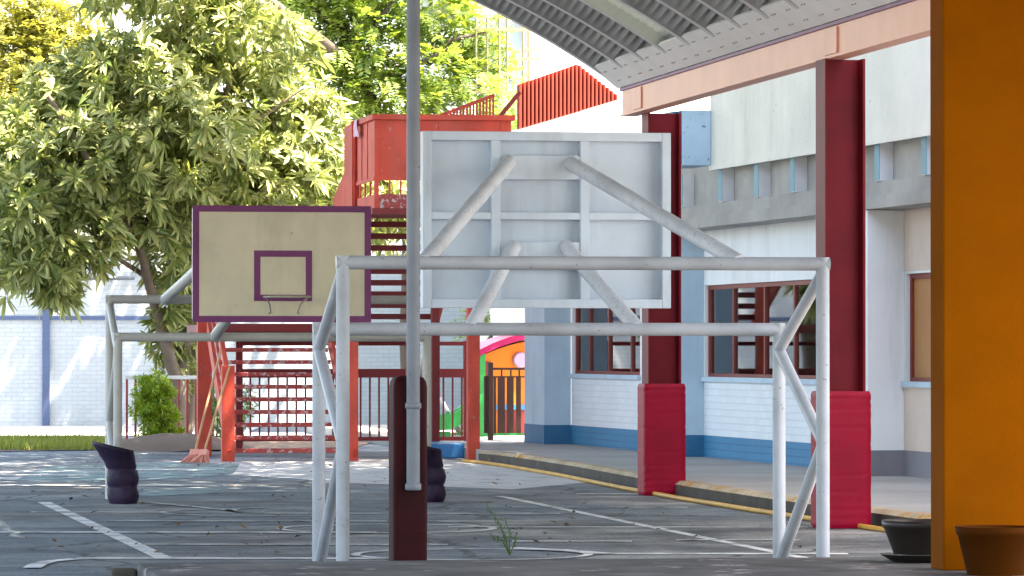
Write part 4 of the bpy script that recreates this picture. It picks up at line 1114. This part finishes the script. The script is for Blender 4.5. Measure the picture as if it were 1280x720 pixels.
# added unseen leaf crown above the frame, placed to shade stair, ground and wall
def added_crown_leaves(parent, lobes, count, size, mat):
    vol = np.array([l[3] * l[4] * l[5] for l in lobes]); vol = vol / vol.sum(); V = []
    for l, f_ in zip(lobes, vol):
        n = int(count * f_); u_ = unit(n) * (RNG.random(n) ** .4)[:, None]
        c_ = np.array(l[:3]) + u_ * np.array(l[3:6]); a_ = unit(n); a_[:, 2] *= .5; a_ /= np.linalg.norm(a_, axis=1, keepdims=True)
        s_, n_ = frames(a_); L = size * RNG.uniform(.6, 1.3, n)[:, None]
        V.append(np.stack([c_, c_ + a_ * L * .5 + s_ * L * .25, c_ + a_ * L, c_ + a_ * L * .5 - s_ * L * .25], 1).reshape(-1, 3))
    V = np.concatenate(V); return mesh_np('leaves', V, np.arange(len(V)).reshape(-1, 4), mat, parent)
over = [(x_, y_, 10.6 + .6 * math.sin(x_ + y_), 2.6, 3.2, 1.5) for x_ in (-3, 1, 5, 9, 13) for y_ in (44.5, 49, 53.5, 58, 62.5, 67)] + [(x_, 81.5, 11.2 + .5 * math.sin(x_), 1.8, 2.0, 1.3) for x_ in (0.5, 2.6, 4.7, 6.8, 8.9, 11, 13.1)] + [(x_, 82.3, 9.9, 1.7, 1.6, 1.2) for x_ in (5, 7, 9, 11)] + [(x_, 83.6, 10.6, 1.8, 1.2, 1.0) for x_ in (2, 4, 6, 8, 10, 12)]
added_crown_leaves(ft, over, 85000, .36, M['shade'])
mb = MB()
for (x_, y_) in ((-1, 57), (4, 52), (8, 55), (12, 60)):
    trunk(mb, [P(450, 90, Yf_), Vector((6.5, 74, 8.8)), Vector((x_ * .6 + 2, (y_ + 72) / 2, 10.2)), Vector((x_, y_, 10.6))], .12, .03)
mb.build('added_limb', M['barkd'], ft)  # boughs added to carry the unseen shade crown
Yn_ = 76
nt_ = thing('fine_leaved_tree', 'yellow green fine leaved tree at the far upper left', 'tree', (P(10, 500, Yn_).x, Yn_, 0))
mb = MB()
trunk(mb, [Vector((P(-60, 500, Yn_).x, Yn_, 0)), P(-50, 350, Yn_), P(-20, 200, Yn_), P(20, 100, Yn_), P(40, 0, Yn_)], .2, .05)
for a_, b_ in (((-20, 200), (60, 150)), ((10, 120), (100, 60)), ((0, 150), (-60, 60))): trunk(mb, [P(*a_, Yn_), P((a_[0]+b_[0])/2, (a_[1]+b_[1])/2 - 10, Yn_ - .3), P(*b_, Yn_ - .4)], .06, .015)
mb.build('trunk', M['barkd'], nt_)
feathery(nt_, [(35, 75, 78, 62, 0), (20, 165, 75, 52, -.4), (92, 28, 48, 40, 0), (0, 5, 90, 48, .2), (62, 120, 70, 50, -.3), (-50, 120, 70, 100, 0), (10, 60, 80, 70, .5), (80, 70, 60, 60, .3), (50, 20, 70, 50, .6)], Yn_, 4200, .32, M['fine'], 8)
# tree and shrubs beyond the playhouse
Yx = 76
xt = thing('leaning_tree', 'dark leaning tree behind the pink playhouse roof', 'tree', (P(600, 545, Yx).x, Yx, 0))
mb = MB(); trunk(mb, [Vector((P(606, 545, Yx).x, Yx, 0)), P(612, 440, Yx), P(634, 400, Yx), P(648, 350, Yx), P(640, 280, Yx), P(650, 200, Yx)], .20, .05); mb.build('trunk', M['barkd'], xt)
feathery(xt, [(652, 395, 26, 24, 0), (655, 330, 40, 50, 0), (640, 250, 60, 50, 0), (600, 390, 30, 22, .5), (640, 140, 40, 60, .5)], Yx, 700, .34, M['feather'])
# lime shrub at fence
Ysh = yfn - .35
sh = thing('shrub', 'lime green shrub growing through the low red barred fence', 'shrub', tuple(G(195, 560)))
mb = MB(); c_ = G(195, 557)
for b_ in ((180, 500), (200, 480), (215, 520), (190, 470), (205, 530)): trunk(mb, [Vector((c_.x, Ysh, 0)), P((195 + b_[0]) / 2, 535, Ysh), P(*b_, Ysh)], .02, .006)
mb.build('stems', M['bark'], sh)
rosettes([(192, 482, 24, 16, 0), (185, 508, 20, 20, 0), (205, 520, 20, 18, .1), (196, 540, 24, 12, 0), (213, 542, 14, 10, 0), (200, 500, 18, 20, .1)], Ysh, 1150, 8, .10, M['shrub'], sh, .5, .2)
# plants behind the stairs
for nm, px, py, rx, ry, Y, lab in (('shrub', 270, 512, 22, 36, 68.2, 'dark green shrub in the shade behind the red stair'), ('shrub', 303, 510, 14, 30, 68.0, 'small dark shrub seen through the lower red treads'), ('shrub', 590, 540, 24, 8, 68.2, 'low weedy plants around the foot of the green slide')):
    s_ = thing(nm, lab, 'shrub', (P(px, 540, Y).x, Y, 0))
    mb = MB(); trunk(mb, [Vector((P(px, 540, Y).x, Y, 0)), P(px + 2, py + ry * .4, Y), P(px, py, Y)], .02, .008); mb.build('stems', M['bark'], s_)
    rosettes([(px, py, rx, ry, 0)], Y, int(rx * ry * .16), 7, .12, M['weed'], s_, .4, .2)
# weed growing in a court crack
wx = G(637, 694)
wd = thing('weed', 'thin green weed sprouting from a crack in the court', 'weed', tuple(wx))
mb = MB(); base = []; dirs = []
for k_, (tx, ty) in enumerate(((607, 628), (618, 650), (630, 645), (645, 668), (612, 668))):
    tp = P(tx, ty, wx.y - .05 * k_); md = wx.lerp(tp, .5) + Vector((.02, 0, .03)); mb.tube([wx, md, tp], [.005, .004, .002], 5)
    for i in range(14):
        t_ = .25 + .75 * i / 13; q = wx.lerp(md, t_ * 2) if t_ < .5 else md.lerp(tp, t_ * 2 - 1); base.append(q)
mb.build('stem', M['weed'], wd)
base = np.array(base); d = unit(len(base)); s_, n_ = frames(d)
V, Fc = leaf_mesh(base, d, n_, np.full(len(base), .035), np.full(len(base), .008), np.full(len(base), .2)); mesh_np('leaves', V, Fc, M['weed'], wd)

# ------------------------------------------------------------------ light
EL = R(66); AZ = R(118)      # azimuth clockwise from +Y: high, from the right
sd = Vector((math.sin(AZ) * math.cos(EL), math.cos(AZ) * math.cos(EL), math.sin(EL)))
sun_d = bpy.data.lights.new('sun', 'SUN'); sun_d.energy = 5.0; sun_d.angle = R(.5); sun_d.color = (1, .95, .86)
sun = bpy.data.objects.new('sun', sun_d); COL.objects.link(sun); sun.rotation_euler = sd.to_track_quat('Z', 'Y').to_euler(); sun.location = (0, 0, 60)
w = bpy.data.worlds.new('World'); scene.world = w; w.use_nodes = True
nt = w.node_tree; bg = nt.nodes['Background']
sk = nt.nodes.new('ShaderNodeTexSky'); sk.sky_type = 'NISHITA'; sk.sun_disc = False; sk.sun_elevation = EL; sk.sun_rotation = AZ
sk.air_density = 1.0; sk.dust_density = 2.5; sk.ozone_density = 1.0
nt.links.new(sk.outputs[0], bg.inputs['Color']); bg.inputs['Strength'].default_value = .15
vs = scene.view_settings; vs.view_transform = 'Standard'; vs.look = 'None'; vs.gamma = 1; vs.exposure = 2.95
vs.use_white_balance = True; vs.white_balance_temperature = 7350; vs.white_balance_tint = 10; vs.use_curve_mapping = False
scene.cycles.max_bounces = 8; scene.cycles.diffuse_bounces = 5; scene.cycles.transparent_max_bounces = 8
scene.cycles.use_denoising = True
